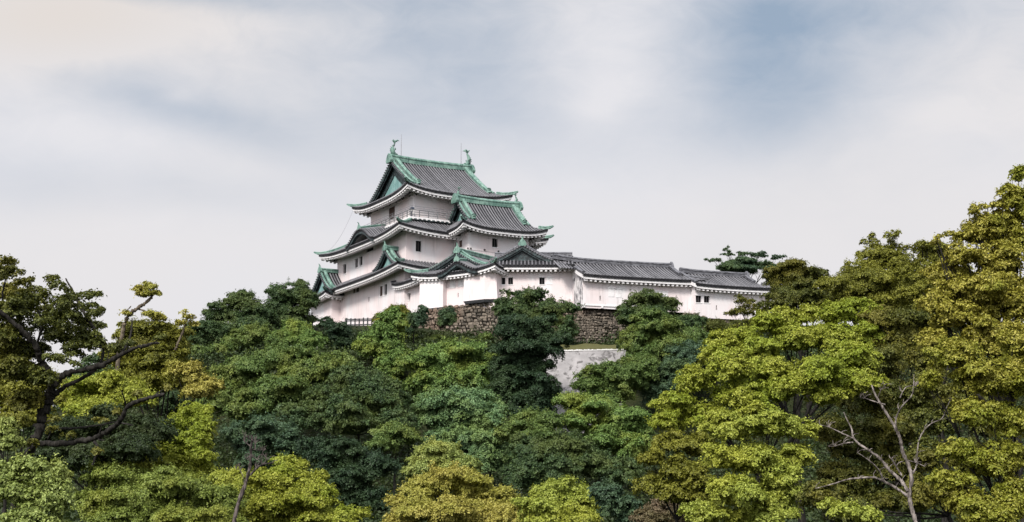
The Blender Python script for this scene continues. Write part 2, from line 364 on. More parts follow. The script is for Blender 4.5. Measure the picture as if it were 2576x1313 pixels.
class RoofSide:
    def __init__(s, F, L, ze, H, D, smin, smax, A=0.5, wall_d=2.0):
        s.F, s.L, s.ze, s.H, s.D, s.smin, s.smax, s.A, s.wd = F, L, ze, H, D, smin, smax, A, wall_d
    def lift(s, q, d):
        t = min(1.0, abs(2 * q / s.L - 1)); k = max(0.0, 1 - max(d, 0) / 4.2)
        return s.A * t ** 3.2 * k * k
    def z(s, q, d): return s.ze + s.H(max(d, 0)) + s.lift(q, d)
    def p(s, q, d, dz=0.0): return s.F.w(q, d, s.z(q, d) + dz)
    def rows(s, mb, step=0.42, r=0.095, d0=-0.10):
        n = max(1, int(s.L / step)); st = s.L / n
        for i in range(n):
            q = (i + 0.5) * st
            dm = 0.0
            for d in np.linspace(0, s.D, 61):
                if s.smin(d) <= q <= s.smax(d): dm = d
                else: break
            if dm < 0.25: continue
            k = max(2, int(dm / 0.75) + 1)
            rows = []
            for d in np.linspace(d0, dm, k + 1):
                c = s.p(q, d, 0.015); rr = r * random.uniform(0.96, 1.04)
                rows.append([c + s.F.X * (math.cos(t) * rr) + np.array([0, 0, math.sin(t) * rr * 1.1]) for t in np.linspace(math.pi, 0, 6)])
            mb.grid(rows, flip=True); mb.face([p for p in rows[0]])
    def bed(s, mb):
        nd = max(2, int(s.D / 0.8) + 1); ns = max(8, int(s.L / 0.8))
        rows = []
        for d in np.linspace(0, s.D, nd + 1):
            a, b = s.smin(d), s.smax(d)
            rows.append([s.p(a + (b - a) * t, d) for t in np.linspace(0, 1, ns + 1)])
        mb.grid(rows)
        top, low = rows[0], [p - np.array([0, 0, 0.26]) for p in rows[0]]
        mb.grid([low, top])
        mb.grid([[s.F.w(q, 0.35, s.z(q, 0) - 0.27) for q in np.linspace(s.smin(0.35), s.smax(0.35), ns + 1)], low])
    def eave(s, mb, sfm, rafter=0.56, band=0.26, setb=0.10):
        ns = max(10, int(s.L / 0.6)); q = np.linspace(0, 1, ns + 1)
        def line(d, dz):
            return [s.F.w(d + (s.L - 2 * d) * t, d, s.z(d + (s.L - 2 * d) * t, 0) + dz) for t in q]
        mb.grid([line(setb + 0.07, -0.27 - band), line(setb, -0.27 - band), line(setb, -0.265)])
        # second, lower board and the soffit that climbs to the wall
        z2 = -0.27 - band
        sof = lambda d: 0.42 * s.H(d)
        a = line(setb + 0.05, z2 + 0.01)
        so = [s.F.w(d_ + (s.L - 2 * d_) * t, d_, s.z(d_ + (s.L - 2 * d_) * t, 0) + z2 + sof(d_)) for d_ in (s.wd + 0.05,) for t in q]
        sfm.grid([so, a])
        n = max(2, int(s.L / rafter)); st = s.L / n
        for i in range(n + 1):
            c = min(max(i * st, setb + 0.32), s.L - setb - 0.32)
            dm = min(1.0, c, s.L - c)
            if dm < 0.5: dm = 0.5
            d0 = setb + 0.10; zz = lambda d: s.z(c, 0) + z2 + sof(d) * .5 + 0.02
            w, h = 0.13, 0.26
            pts = [s.F.w(c + a_, d, zz(d) + b_) for d, in ((d0,), (dm,)) for a_, b_ in ((-w, -h), (w, -h), (w, 0), (-w, 0))]
            mb.hexa([pts[0], pts[1], pts[2], pts[3], pts[4], pts[5], pts[6], pts[7]])

def hipped(fr, x0, x1, y0, y1, ze, H, D, A, wall_d, which=('front', 'right', 'back', 'left')):
    out = {}
    for nm, (F, L) in sides(fr, x0, x1, y0, y1).items():
        if nm in which:
            out[nm] = RoofSide(F, L, ze, H, D, (lambda d: d), (lambda d, L=L: L - d), A, wall_d)
    return out
def hip_ridge(mb, rs, at_left, d1, w=0.36, h=0.40, tip=0.45):
    """ridge along the hip at a side's left or right corner, with an upturned tip"""
    pts = []
    for d in (-0.55, -0.40, -0.15, 0.3, 0.9, 1.6, 2.4, 3.2):
        if d > d1: break
        q = d if at_left else rs.L - d
        z = rs.z(max(0, min(rs.L, q)), max(d, 0))
        if d < 0: z += tip * 0.75 * (-d / 0.55) ** 1.6
        pts.append(rs.F.w(q, d, z - 0.02))
    tp = [0.45, 0.7, 0.95] + [1.0] * (len(pts) - 3)
    mb.sweep(pts, w, h, taper=tp)
    # lower upturned cap tile beneath the tip
    pts2 = [rs.F.w(q if at_left else rs.L - q, q, rs.z(0, 0) - 0.30 + (0.28 if q < -0.2 else 0.0)) for q in (-0.42, -0.18, 0.1)]
    return pts2

def pitch(D, h, a):
    b = (h - a * D) / (D * D)
    return lambda d: a * d + b * d * d

def board_strip(mb, pts, dirn, thick, drop, up=0.0):
    """a board hanging under a polyline, thickened along dirn"""
    for a, b in zip(pts[:-1], pts[1:]):
        dz = np.array([0, 0, drop]); t = dirn * thick; u = np.array([0, 0, up])
        mb.hexa([a - dz, b - dz, b - dz + t, a - dz + t, a + u, b + u, b + u + t, a + u + t])

def gable_end(root_roof, rs_f, rs_b, g, at_left, copper, dark, panel, tile, ridge_mat_w=0.36, panel_scale=0.60):
    """dress one gable of a hip-and-gable roof: barge boards, recessed gable wall, descending ridges"""
    dark.new(); panel.new(); copper.new()
    L = rs_f.L; sg = 1 if at_left else -1; q0 = g if at_left else L - g
    X = rs_f.F.X * sg
    D = rs_f.D
    def curve(rs, off, dz, d0=g, n=9):
        # rs_b runs the other way round, so its coordinate is mirrored
        out = []
        for d in np.linspace(d0, D, n):
            q = q0 + off * sg
            qq = q if rs is rs_f else L - q
            out.append(rs.p(qq, d, dz))
        return out
    for rs in (rs_f, rs_b):
        c = curve(rs, -0.02, -0.02, g - 0.25)
        board_strip(dark, c, X, 0.14, 0.42)
        c2 = curve(rs, 0.14, -0.30, g + 0.1)
        board_strip(dark, c2, X, 0.10, 0.38)
        # short verge tiles that stick out past the gable
        cc = curve(rs, 0, 0.03, g - 0.25, int((D - g) / 0.33) + 2)
        for a in cc[:-1]:
            tile.tube([a - X * 0.22, a + X * 0.35], 0.10, 6)
        copper.sweep(curve(rs, 0.16, 0.04, g - 0.1), 0.26, 0.24)
        cv = curve(rs, 0.78, 0.05, g + 0.15)
        copper.sweep(cv, ridge_mat_w, 0.50)
        e = cv[0]; dn = (cv[0] - cv[1]); dn = dn / np.linalg.norm(dn)
        copper.sweep([e - dn * 0.05 , e + dn * 0.22 + np.array([0, 0, .05]), e + dn * 0.40 + np.array([0, 0, 0.28])], 0.52, 0.66, taper=[1.05, 0.95, 0.5])
    f = curve(rs_f, 0.62, -0.42, g + 0.15); b = curve(rs_b, 0.62, -0.42, g + 0.15)
    poly = f + b[::-1][1:]
    dark.face(poly if at_left else poly[::-1])
    base = (f[0] + b[0]) / 2; apex = f[-1]
    cen = base * 0.66 + apex * 0.34
    pp = [cen + (p - cen) * panel_scale - X * 0.05 for p in poly]
    # keep the panel low in the gable, a flat foot
    pp = [p - np.array([0, 0, 0.25]) for p in pp]
    panel.face(pp if at_left else pp[::-1])
    for a, b_ in zip(pp, pp[1:] + pp[:1]):
        dark.tube([a - X * 0.03, b_ - X * 0.03], 0.07, 5)

def fish_ornament(name, base, facing, h, mat_, parent):
    """roof-ridge fish: head down on the ridge, body rising, forked tail curling over"""
    mb = MB(); base = np.array(base); fx = np.array([facing[0], facing[1], 0.0]); U = np.array([0, 0, 1.0])
    S = np.array([-fx[1], fx[0], 0])
    P = lambda a, b: base + fx * (a * h) + U * (b * h)
    pts = [P(-.22, .02), P(-.10, .05), P(.02, .16), P(.06, .32), P(.02, .48), P(-.05, .62), P(-.10, .74), P(-.10, .84)]
    rad = [h * q for q in (.07, .14, .155, .13, .105, .08, .06, .035)]
    mb.tube(pts, rad, 9)
    for s_ in (-1, 1):       # tail lobes
        mb.tube([P(-.10, .80), P(-.13 , .90) + S * (.05 * h * s_), P(-.26, .97) + S * (.12 * h * s_), P(-.36, .92) + S * (.14 * h * s_)], [h * .05, h * .06, h * .045, h * .012], 6)
        mb.tube([P(-.10, .80), P(-.02, .93) + S * (.04 * h * s_), P(.04, 1.0) + S * (.08 * h * s_)], [h * .045, h * .05, h * .012], 6)
        mb.tube([P(.0, .22) + S * (.10 * h * s_), P(-.05, .34) + S * (.24 * h * s_), P(-.02, .42) + S * (.28 * h * s_)], [h * .04, h * .05, h * .012], 6)
    for b in (.24, .36, .48, .60):   # back fins
        x = {.24: .19, .36: .19, .48: .13, .60: .04}[b]
        mb.tube([P(x - .06, b - .02), P(x + .05, b + .05)], [h * .05, h * .01], 5)
    mb.tube([P(-.24, .10), P(-.34, .06)], [h * .05, h * .02], 6)
    return obj(name, mb, mat_, parent, smooth=True)

def ridge_end(mb, p, dirn, s):
    """ogre-tile block closing a ridge end"""
    p = np.array(p); U = np.array([0, 0, 1.0]); d = np.array([dirn[0], dirn[1], 0.0]); S = np.array([-d[1], d[0], 0])
    prof = [(-.5, 0), (-.62, .25), (-.45, .6), (-.28, .85), (0, 1.05), (.28, .85), (.45, .6), (.62, .25), (.5, 0)]
    a = [p + S * (x * s) + U * (y * s) for x, y in prof]; b = [q + d * (.28 * s) for q in a]
    mb.grid([a, b], close=True); mb.face(a[::-1]); mb.face(b)

def gable_roof(F, zc, d0, d1, w, zr, zb, tile, bed, dark, copper, panel=None, ew=1.55, verge_cap=True, rs=0.40, ridge_h=0.55, ornament=True, copper_ridge=True, front_panel=0.5, bump_panel=True, tileridge=None, verge=None):
    """small dormer gable: ridge runs inwards along F.Y from d0 to d1 at x = zc"""
    dark.new(); copper.new(); (panel.new() if panel is not None else None)
    h = zr - zb; wl, wr = w if isinstance(w, tuple) else (w, w)
    prof = lambda t: zr - h * (1 - (1 - t) ** ew)
    T = np.linspace(0, 1, 10)
    for sg in (-1, 1):
        w = wl if sg < 0 else wr
        P = lambda t, d, dz=0.0, w=w, sg=sg: F.w(zc + sg * w * t, d, prof(t) + dz)
        ds = np.linspace(d0, d1, max(2, int((d1 - d0) / 0.8) + 1))
        bed.grid([[P(t, d) for d in ds] for t in T])
        bed.grid([[P(t, d, -0.14) for d in ds] for t in T], flip=True)
        bed.grid([[P(t, d0, -0.14) for t in T], [P(t, d0) for t in T]])
        bed.grid([[P(1, d, -0.14) for d in ds], [P(1, d) for d in ds]])
        n = max(1, int((d1 - d0) / rs))
        for i in range(n):
            d = d0 + (i + 0.5) * (d1 - d0) / n
            rows = []
            for t in np.linspace(0.03, 1.02, 7):
                c = P(min(t, 1), d, 0.01) + (F.X * (sg * 0.1) if t > 1 else 0)
                rows.append([c + F.Y * (math.cos(a) * 0.10) + np.array([0, 0, math.sin(a) * 0.11]) for a in np.linspace(math.pi, 0, 6)])
            tile.grid(rows, flip=True); tile.face(rows[-1][::-1])
        fp = [P(t, d0 - 0.02, -0.05) for t in T]
        board_strip(dark, fp, F.Y, 0.13, 0.36)
        fp2 = [P(t, d0 + 0.16, -0.30) for t in T]
        board_strip(dark, fp2, F.Y, 0.10, 0.32)
        if verge_cap:
            (verge or copper).sweep([P(t, d0 + 0.14, 0.02) for t in T], 0.24, 0.22)
            pts = [P(t, d0 + 0.72, 0.03) for t in np.linspace(0.02, 0.93, 9)]
            (verge or copper).sweep(pts, 0.36, 0.40)
            e = pts[-1]; dn = pts[-1] - pts[-2]; dn /= np.linalg.norm(dn)
            (verge or copper).sweep([e - dn * .05, e + dn * .2, e + dn * .38 + np.array([0, 0, .2])], .42, .5, taper=[1, .95, .5])
        for t in np.linspace(0.08, 0.98, int(w / 0.34) + 2):
            p = P(t, d0, 0.04); tile.tube([p - F.Y * 0.16, p + F.Y * 0.3], 0.095, 6)
    tri = [F.w(zc - wl * t, d0 + front_panel, prof(t) - 0.30) for t in T[::-1]] + [F.w(zc + wr * t, d0 + front_panel, prof(t) - 0.30) for t in T[1:]]
    dark.face(tri)
    if panel is not None and bump_panel:
        cen = F.w(zc, d0 + front_panel - 0.05, zb + h * 0.30)
        panel.face([cen + (p - F.Y * 0.05 - cen) * 0.52 + np.array([0, 0, -0.05 * h]) for p in tri])
    rr = copper if copper_ridge else tileridge
    rr.sweep([F.w(zc, d, zr + 0.02) for d in np.linspace(d0 + 0.05, d1, 4)], 0.44, ridge_h)
    if ornament:
        ridge_end(rr, F.w(zc, d0 - 0.12, zr - 0.12), F.Y, 0.85)
        rr.tube([F.w(zc, d0 + .05, zr + .6), F.w(zc, d0 - .02, zr + .95), F.w(zc, d0 - .16, zr + 1.15)], [.13, .10, .03], 6)

def wall_face(mb, F, L, zb, zt, wins, depth=0.26):
    """outer wall with real openings; wins = [(s0, s1, z0, z1)]"""
    xs = sorted({0.0, L, *[w[0] for w in wins], *[w[1] for w in wins]}); zs = sorted({zb, zt, *[w[2] for w in wins], *[w[3] for w in wins]})
    def hole(x, z): return any(w[0] < x < w[1] and w[2] < z < w[3] for w in wins)
    for a, b in zip(xs[:-1], xs[1:]):
        for c, d in zip(zs[:-1], zs[1:]):
            if b - a < 1e-6 or d - c < 1e-6 or hole((a + b) / 2, (c + d) / 2): continue
            mb.face([F.w(a, 0, c), F.w(b, 0, c), F.w(b, 0, d), F.w(a, 0, d)])
    for (a, b, c, d) in [w[:4] for w in wins]:
        for q in ((a, c, b, c), (b, c, b, d), (b, d, a, d), (a, d, a, c)):
            mb.face([F.w(q[0], 0, q[1]), F.w(q[0], depth, q[1]), F.w(q[2], depth, q[3]), F.w(q[2], 0, q[3])])

def window_parts(F, wins, parent):
    for w in wins:
        a, b, c, d = w[:4]; kind = w[4] if len(w) > 4 else 'open'
        mb = MB()
        y = 0.22
        mb.face([F.w(a, y, c), F.w(b, y, c), F.w(b, y, d), F.w(a, y, d)], 0)
        if kind in ('open', 'shutter'):
            n = max(2, int((b - a) / 0.28))
            for i in range(1, n):
                x = a + (b - a) * i / n
                mb.box(F, x - 0.045, x + 0.045, 0.09, 0.16, c + 0.01, d - 0.01, 1)
            for (x0, x1, z0, z1) in ((a - .07, b + .07, d - .0, d + .10), (a - .07, b + .07, c - .09, c)):
                mb.box(F, x0, x1, -0.05, 0.04, z0, z1, 2)
        if kind == 'shutter':
            for i in range(int((b - a) / 0.16)):
                x = a + 0.08 + i * 0.16
                mb.box(F, x - 0.055, x + 0.055, 0.03, 0.075, c + 0.02, d - 0.02, 3)
        obj('window', mb, [VOID, BAR, TRIM, BROWN], parent)

def px_win(F, lst):
    """openings given by photo corners: (x0, x1, y_top, y_bottom[, kind])"""
    out = []
    for w in lst:
        xm, ym = (w[0] + w[1]) / 2, (w[2] + w[3]) / 2
        s0 = F.hit(w[0], ym)[0]; s1 = F.hit(w[1], ym)[0]; zt = F.hit(xm, w[2])[1]; zb = F.hit(xm, w[3])[1]
        out.append((s0, s1, zb, zt, *(w[4:5] if len(w) > 4 else ('open',))))
    return out

def storey(root, fr, x0, x1, y0, y1, zb, zt, wins=None, name='wall', beams=()):
    mb = MB(); wins = wins or {}; S = sides(fr, x0, x1, y0, y1); todo = []
    for nm, (F, L) in S.items():
        ws = [w for w in px_win(F, wins.get(nm, [])) if w[0] > 0.02 and w[1] < L - 0.02]
        wall_face(mb, F, L, zb, zt, ws); todo.append((F, ws))
    for z in beams:               # thin plaster rails with round nail covers
        for nm, (F, L) in S.items():
            mb.box(F, -0.05, L + 0.05, -0.06, 0.03, z - 0.07, z + 0.07)
    for z in beams:
        for nm, (F, L) in S.items():
            for q in np.arange(0.25, L, 2.0): mb.tube([F.w(q, -0.05, z + 0.1), F.w(q, -0.16, z + 0.1)], 0.12, 8, 1)
    o = obj(name, mb, [PLASTER, BAR], root)
    for F, ws in todo: window_parts(F, ws, o)
    return o

def roof_object(root, parts, mats, name='roof'):
    """parts: dict of MBs; the bed is the roof, the rest are its sub-parts"""
    r = obj(name, parts['bed'], TILEBED, root)
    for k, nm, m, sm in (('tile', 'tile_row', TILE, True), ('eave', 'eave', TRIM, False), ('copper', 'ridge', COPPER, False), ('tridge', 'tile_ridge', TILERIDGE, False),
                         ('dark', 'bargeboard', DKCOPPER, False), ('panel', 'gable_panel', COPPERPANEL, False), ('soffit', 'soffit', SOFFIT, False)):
        for q in (parts[k].parts if isinstance(parts[k], Multi) else [parts[k]]):
            if q.f: obj(nm, q, m, r, smooth=sm)
    return r
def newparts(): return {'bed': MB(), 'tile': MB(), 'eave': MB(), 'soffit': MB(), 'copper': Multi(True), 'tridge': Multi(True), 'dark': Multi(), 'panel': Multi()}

def irimoya(fr, x0, x1, y0, y1, ze, ridge_z, a, g, A, wall_d, pt, ridge_h=0.9, which=('front', 'right', 'back', 'left'), hips='copper', panel_scale=0.6):
    """hip-and-gable roof with its ridge along x"""
    D = (y1 - y0) / 2; H = pitch(D, ridge_z - ze, a)
    S = sides(fr, x0, x1, y0, y1); rs = {}
    for nm, (F, L) in S.items():
        if nm in ('front', 'back'):
            rs[nm] = RoofSide(F, L, ze, H, D, (lambda d: min(d, g)), (lambda d, L=L: L - min(d, g)), A, wall_d)
        else:
            rs[nm] = RoofSide(F, L, ze, H, g + 0.65, (lambda d: d), (lambda d, L=L: L - d), A, wall_d)
    for nm in which:
        rs[nm].bed(pt['bed']); rs[nm].rows(pt['tile']); rs[nm].eave(pt['eave'], pt['soffit'])
    for nm in ('front', 'back'):
        for l in (True, False): hip_ridge(pt[hips], rs[nm], l, g - 0.1)
    gable_end(None, rs['front'], rs['back'], g, True, pt[hips], pt['dark'], pt['panel'], pt['tile'], panel_scale=panel_scale)
    gable_end(None, rs['front'], rs['back'], g, False, pt[hips], pt['dark'], pt['panel'], pt['tile'], panel_scale=panel_scale)
    L = x1 - x0; pts = []
    for t in np.linspace(0, 1, 9):
        q = (g - 0.1) + (L - 2 * g + 0.2) * t
        pts.append(fr.w(x0 + q, y0 + D, ridge_z - 0.12 + 0.16 * abs(2 * t - 1) ** 2.5))
    pt[hips].sweep(pts, 0.55, ridge_h)
    for q, sg in ((0, -1), (-1, 1)):
        ridge_end(pt[hips], pts[q] + np.array([0, 0, -0.35]), fr.X * sg, 1.25)
    return rs, pts

# ------------------------------------------------------------------ the great keep
KF = Frame(at(1041, 545, 190), 29.6)
keep = thing('castle_keep', KF.w(0, 0, 29.0), 'tallest white castle tower, three storeys under green-ridged grey tile roofs, behind the smaller turret', 'castle keep')
z3 = 45.35                                     # top eave height between the corners
storey(keep, KF, 0, 11.5, 0, 13.4, 40.5, 45.9, {'left': [(978, 993, 521, 552, 'shutter')]}, beams=(45.0,))
pt = newparts()
rs3, rp = irimoya(KF, -2, 13.5, -2, 15.4, z3, 51.0, 0.50, 1.8, 0.85, 2.0, pt)
roof3 = roof_object(keep, pt, None)
fish_ornament('fish_ornament', rp[0] + KF.X * 0.35 + np.array([0, 0, 0.8]), -KF.X, 2.1, COPPER, roof3)
fish_ornament('fish_ornament', rp[-1] - KF.X * 0.35 + np.array([0, 0, 0.8]), KF.X, 2.1, COPPER, roof3)
for t, hh in ((1.55, 2.9), (-1.5, 2.9)):
    mb = MB(); b = (rp[0] if t > 0 else rp[-1]) + KF.X * t
    mb.tube([b + np.array([0, 0, .2]), b + np.array([0, 0, .2 + hh * .55]), b + np.array([0, 0, .9 + hh])], [.055, .045, .03], 6)
    mb.tube([b + np.array([0, 0, -.35]) - KF.Y * .25, b + np.array([0, 0, .5])], .09, 6)
    obj('lightning_rod', mb, METAL, roof3)
# second storey
z2 = 39.65
storey(keep, KF, -2, 15.8, -2, 20.0, 35.4, 40.2, {
    'left': [(863, 870.5, 665, 689), (893, 900, 651, 673), (904, 911.5, 645.5, 668), (921, 939, 624.5, 633)],
    'front': [(1046, 1060, 606, 633)]})
pt = newparts()
H2 = pitch(4.0, 2.25, 0.50)
S2 = hipped(KF, -4, 17.8, -4, 22, z2, H2, 4.0, 0.75, 2.0)
for nm, r in S2.items():
    r.bed(pt['bed']); r.rows(pt['tile']); r.eave(pt['eave'], pt['soffit'])
    hip_ridge(pt['copper'], r, True, 3.4)
# curved gable swelling out of the left eave
def karahafu(F, zc, half, rise, d0, d1, ze, pt, slope=0.05, soff=True, ogee=1.35):
    pt['dark'].new()
    prof = lambda t: rise * (0.5 * (1 + math.cos(math.pi * min(1, abs(t)) ** (1 / ogee)))) ** 0.9
    T = np.linspace(-1, 1, 25); ds = np.linspace(d0, d1, 7)
    P = lambda t, d, dz=0.0: F.w(zc + half * t, d, ze + prof(t) + slope * (d - d0) + dz)
    pt['bed'].grid([[P(t, d, 0.06) for t in T] for d in ds])
    pt['bed'].grid([[P(t, d0, -0.22) for t in T], [P(t, d0, 0.06) for t in T]])
    n = int((d1 - d0) / 0.34)
    for i in range(n):
        d = d0 + (i + .5) * (d1 - d0) / n
        rows = []
        for t in T:
            c = P(t, d, 0.07)
            rows.append([c + F.Y * (math.cos(a) * 0.1) + np.array([0, 0, math.sin(a) * 0.11]) for a in np.linspace(math.pi, 0, 6)])
        pt['tile'].grid(rows, flip=False)
    for t in np.linspace(-0.97, 0.97, int(half * 2 / 0.34)):
        p = P(t, d0, 0.08); pt['tile'].tube([p - F.Y * .15, p + F.Y * .2], 0.095, 6)
    board_strip(pt['dark'], [P(t, d0 + 0.06, -0.20) for t in T], F.Y, 0.16, 0.34)
    board_strip(pt['dark'], [P(t, d0 + 0.26, -0.50) for t in T], F.Y, 0.12, 0.22)
    if soff:       # pale plastered vault under the swelling eave
        pt['eave'].grid([[P(t, d, -0.55 - 0.0 * d) for t in T] for d in np.linspace(d0 + 0.3, d0 + 2.1, 5)], flip=True)
    pt['copper'].sweep([P(0, d, 0.08) for d in np.linspace(d0 + 0.1, d1, 4)], 0.36, 0.40)
    ridge_end(pt['copper'], P(0, d0 - 0.1, 0.02), F.Y, 0.7)
    pt['copper'].tube([P(0, d0, 0.6), P(0, d0 - .05, 0.95), P(0, d0 - .25, 1.1)], [.09, .07, .03], 6)
lf = S2['left']
kc = lf.F.hit(905, 590, 'y', 0.0)[0]
karahafu(lf.F, kc, 4.3, 1.65, -0.15, 3.6, z2 + 0.10, pt, slope=0.20, ogee=0.85)
roof_object(keep, pt, None)
# balcony round the top storey
RAILM = mat('weathered_rail', lambda k: prin(k, k.mix(k.noise(pos(k), 2.0, 3), (0.10, 0.10, 0.105), (0.26, 0.26, 0.265)), 0.6, 0.3))
bal = MB(); zf = 41.95
for nm, (F, L) in sides(KF, -0.95, 12.4, -0.95, 14.3).items():
    bal.box(F, -0.05, L + 0.05, -0.06, 0.95, zf - 0.22, zf, 1)
    bal.box(F, -0.12, L + 0.12, -0.16, 0.06, zf - 0.42, zf - 0.222, 0)
    for zz, r in ((0.32, .045), (0.62, .04), (0.92, .06)):
        bal.tube([F.w(-0.2, 0, zf + zz), F.w(L + 0.2, 0, zf + zz)], r, 6, 2)
    for q in np.arange(0, L + 0.1, 1.3):
        bal.box(F, q - .05, q + .05, -.05, .05, zf - .02, zf + 0.95, 2)
    for q in np.arange(0.3, L, 0.65):
        bal.box(F, q - .08, q + .08, -.30, -.062, zf - .36, zf - .22, 1)
    # pale safety mesh rail above
    for zz in (1.15, 1.40): bal.tube([F.w(0, .06, zf + zz), F.w(L, .06, zf + zz)], .022, 5, 3)
    for q in np.arange(0.65, L, 1.3): bal.tube([F.w(q, .06, zf + .9), F.w(q, .06, zf + 1.42)], .02, 5, 3)
obj('balcony', bal, [DKCOPPER, TRIM, RAILM, METAL], keep)
# sightseeing telescope on the balcony corner
tp = KF.w(-0.55, -0.55, zf)
tele = thing('telescope', tp, 'small navy pedestal telescope standing at the near corner of the tower balcony', 'telescope')
mb = MB(); mb.tube([tp, tp + np.array([0, 0, .8])], [.11, .08], 8); obj('pedestal', mb, NAVY, tele)
mb = MB(); mb.tube([tp + np.array([0, 0, .8]), tp + np.array([0, 0, .93])], [.17, .17], 8); obj('collar', mb, TRIM, tele)
mb = MB(); c = tp + np.array([0, 0, 1.14])
for s_ in (-.09, .09): mb.tube([c + KF.X * s_ + KF.Y * .25, c + KF.X * s_ - KF.Y * .28], [.11, .14], 9)
mb.tube([c + np.array([0, 0, -.21]), c + np.array([0, 0, .18])], [.16, .13], 8); obj('head', mb, NAVY, tele)

# first storey with its twin side gables
z1 = 34.75
storey(keep, KF, -2.3, 16.0, -2.3, 27.0, 27.5, 35.3, {
    'left': [(895, 903, 709, 736), (889, 893, 716, 738, 'shutter'), (956, 962, 720, 745, 'shutter'), (966.5, 973.5, 715, 742), (926.5, 929, 747, 760, 'slit')]})
pt = newparts()
H1 = pitch(2.4, 1.35, 0.46)
S1 = hipped(KF, -4.2, 17.9, -4.2, 29.0, z1, H1, 2.3, 0.55, 1.9)
for nm, r in S1.items():
    r.bed(pt['bed']); r.rows(pt['tile']); r.eave(pt['eave'], pt['soffit'])
    hip_ridge(pt['copper'], r, True, 2.0)
F1 = S1['left'].F
c1_, ztop = F1.hit(968, 628, 'y', 0.35)
gable_roof(F1, c1_, 0.35, 2.3, 3.5, ztop, z1 + 0.55, pt['tile'], pt['bed'], pt['dark'], pt['copper'], pt['panel'])
roof_object(keep, pt, None)
# projecting bay with its own gable at the far end of the left face
bx = -3.6
ya = KF.sub(bx, 0, 90).hit(834, 760, 'y', 0.0)[0]; yb = KF.sub(bx, 0, 90).hit(783, 770, 'y', 0.0)[0]
storey(keep, KF, bx, -2.0, ya, yb, 27.5, 34.55, {'left': [(801, 806, 744, 762, 'slit')]})
pt = newparts()
zb_ = 34.2
SB = hipped(KF, bx - 1.5, -1.5, ya - 1.3, yb + 1.3, zb_, pitch(2.0, 0.95, 0.42), 2.0, 0.4, 1.3, ('left', 'front', 'back'))
for nm, r in SB.items():
    r.bed(pt['bed']); r.rows(pt['tile']); r.eave(pt['eave'], pt['soffit']); hip_ridge(pt['copper'], r, True, 1.8)
hip_ridge(pt['copper'], SB['left'], False, 1.8)
FB = SB['left'].F
cb, zt_ = FB.hit(804, 684, 'y', 0.4)
gable_roof(FB, cb, 0.4, 3.4, 4.2, zt_, zb_ + 0.35, pt['tile'], pt['bed'], pt['dark'], pt['copper'], pt['panel'])
roof_object(keep, pt, None)
# earthing cable that runs slack from the top eave down to the second roof
mb = MB(); a = KF.w(-2.0, 15.0, 45.6); b = KF.w(-4.0, 18.5, 40.4)
mb.tube([a + (b - a) * t + np.array([0, 0, -0.8 * 4 * t * (1 - t)]) for t in np.linspace(0, 1, 9)], 0.013, 5)
obj('lightning_cable', mb, METAL, keep)

# ------------------------------------------------------------------ the small keep
SF = Frame(at(1179, 600, 187), 29.6)
small = thing('castle_turret', SF.w(0, 0, 29.0), 'smaller two-storey white turret with copper-green ridges in front of the tall tower', 'castle turret')
storey(small, SF, 0, 8.76, 0, 6.26, 28.5, 40.5, {'front': [(1238, 1252, 600, 622)], 'left': [(1155, 1162.5, 605, 622, 'shutter'), (1145.5, 1150.5, 609, 622, 'shutter')]}, beams=(39.55, 37.35))
pt = newparts()
rsS, rpS = irimoya(SF, -1.8, 10.6, -1.8, 8.0, 39.95, 44.15, 0.60, 1.7, 0.72, 1.8, pt, ridge_h=0.85)
roofS = roof_object(small, pt, None)
fish_ornament('fish_ornament', rpS[0] + SF.X * 0.3 + np.array([0, 0, 0.7]), -SF.X, 1.15, COPPER, roofS)
fish_ornament('fish_ornament', rpS[-1] - SF.X * 0.3 + np.array([0, 0, 0.7]), SF.X, 1.15, COPPER, roofS)

# ------------------------------------------------------------------ gabled gallery in front of the small keep
MF = Frame(at(1247, 760, 178), -0.5)
ml = MF.hit(1449, 720)[0]
gallery = thing('gabled_gallery', MF.w(ml / 2, 0, 29.0), 'white gallery with barred windows and one dark front gable, between curved-gable gatehouse and long wing', 'castle gallery')
storey(gallery, MF, 0, ml + 0.3, 0, 7.5, 27.8, 33.75, {'front': [(1255, 1271, 698, 715.5), (1278.5, 1290.5, 698, 715.5), (1357, 1370, 698, 715.5), (1255, 1258.5, 722, 730, 'slit')]})
pt = newparts()
zm = 33.5
HM = pitch(4.6, 1.95, 0.44)
for F, L, lo, hi in ((MF.sub(-0.2, -1.15, 0), ml + 0.0, None, None), (MF.sub(ml - 0.2, 8.05, 180), ml, None, None)):
    r = RoofSide(F, L, zm, HM, 4.6, (lambda d: 0.0), (lambda d, L=L: L), 0.05, 1.15)
    r.bed(pt['bed']); r.rows(pt['tile'], 0.42, 0.100); r.eave(pt['eave'], pt['soffit'])
pt['tridge'].sweep([MF.w(q, 3.45, zm + 1.9) for q in np.linspace(-0.2, ml - 0.3, 5)], 0.42, 0.5)
gc, gz = MF.hit(1314, 616, 'y', 0.3)
gable_roof(MF, gc, 0.3, 7.5, 3.9, gz, zm + 0.75, pt['tile'], pt['bed'], pt['dark'], pt['copper'], pt['panel'], ew=1.3, bump_panel=False, verge=pt['tridge'])
for q in (0.0, ml - 0.4):
    pt['eave'].face([MF.w(q, -0.6, zm - .2), MF.w(q, 7.6, zm - .2), MF.w(q, 3.45, zm + 1.85)])
roof_object(gallery, pt, None)
# faint plaster shutter beside the right window
mb = MB(); a, zt2 = MF.hit(1375, 698); b, zb2 = MF.hit(1390, 716)
mb.box(MF, a, b, -0.035, 0.02, zb2, zt2); mb.box(MF, a - .04, b + .04, -0.06, 0.02, zt2 + 0.003, zt2 + 0.08)
obj('shutter', mb, TRIM, gallery)

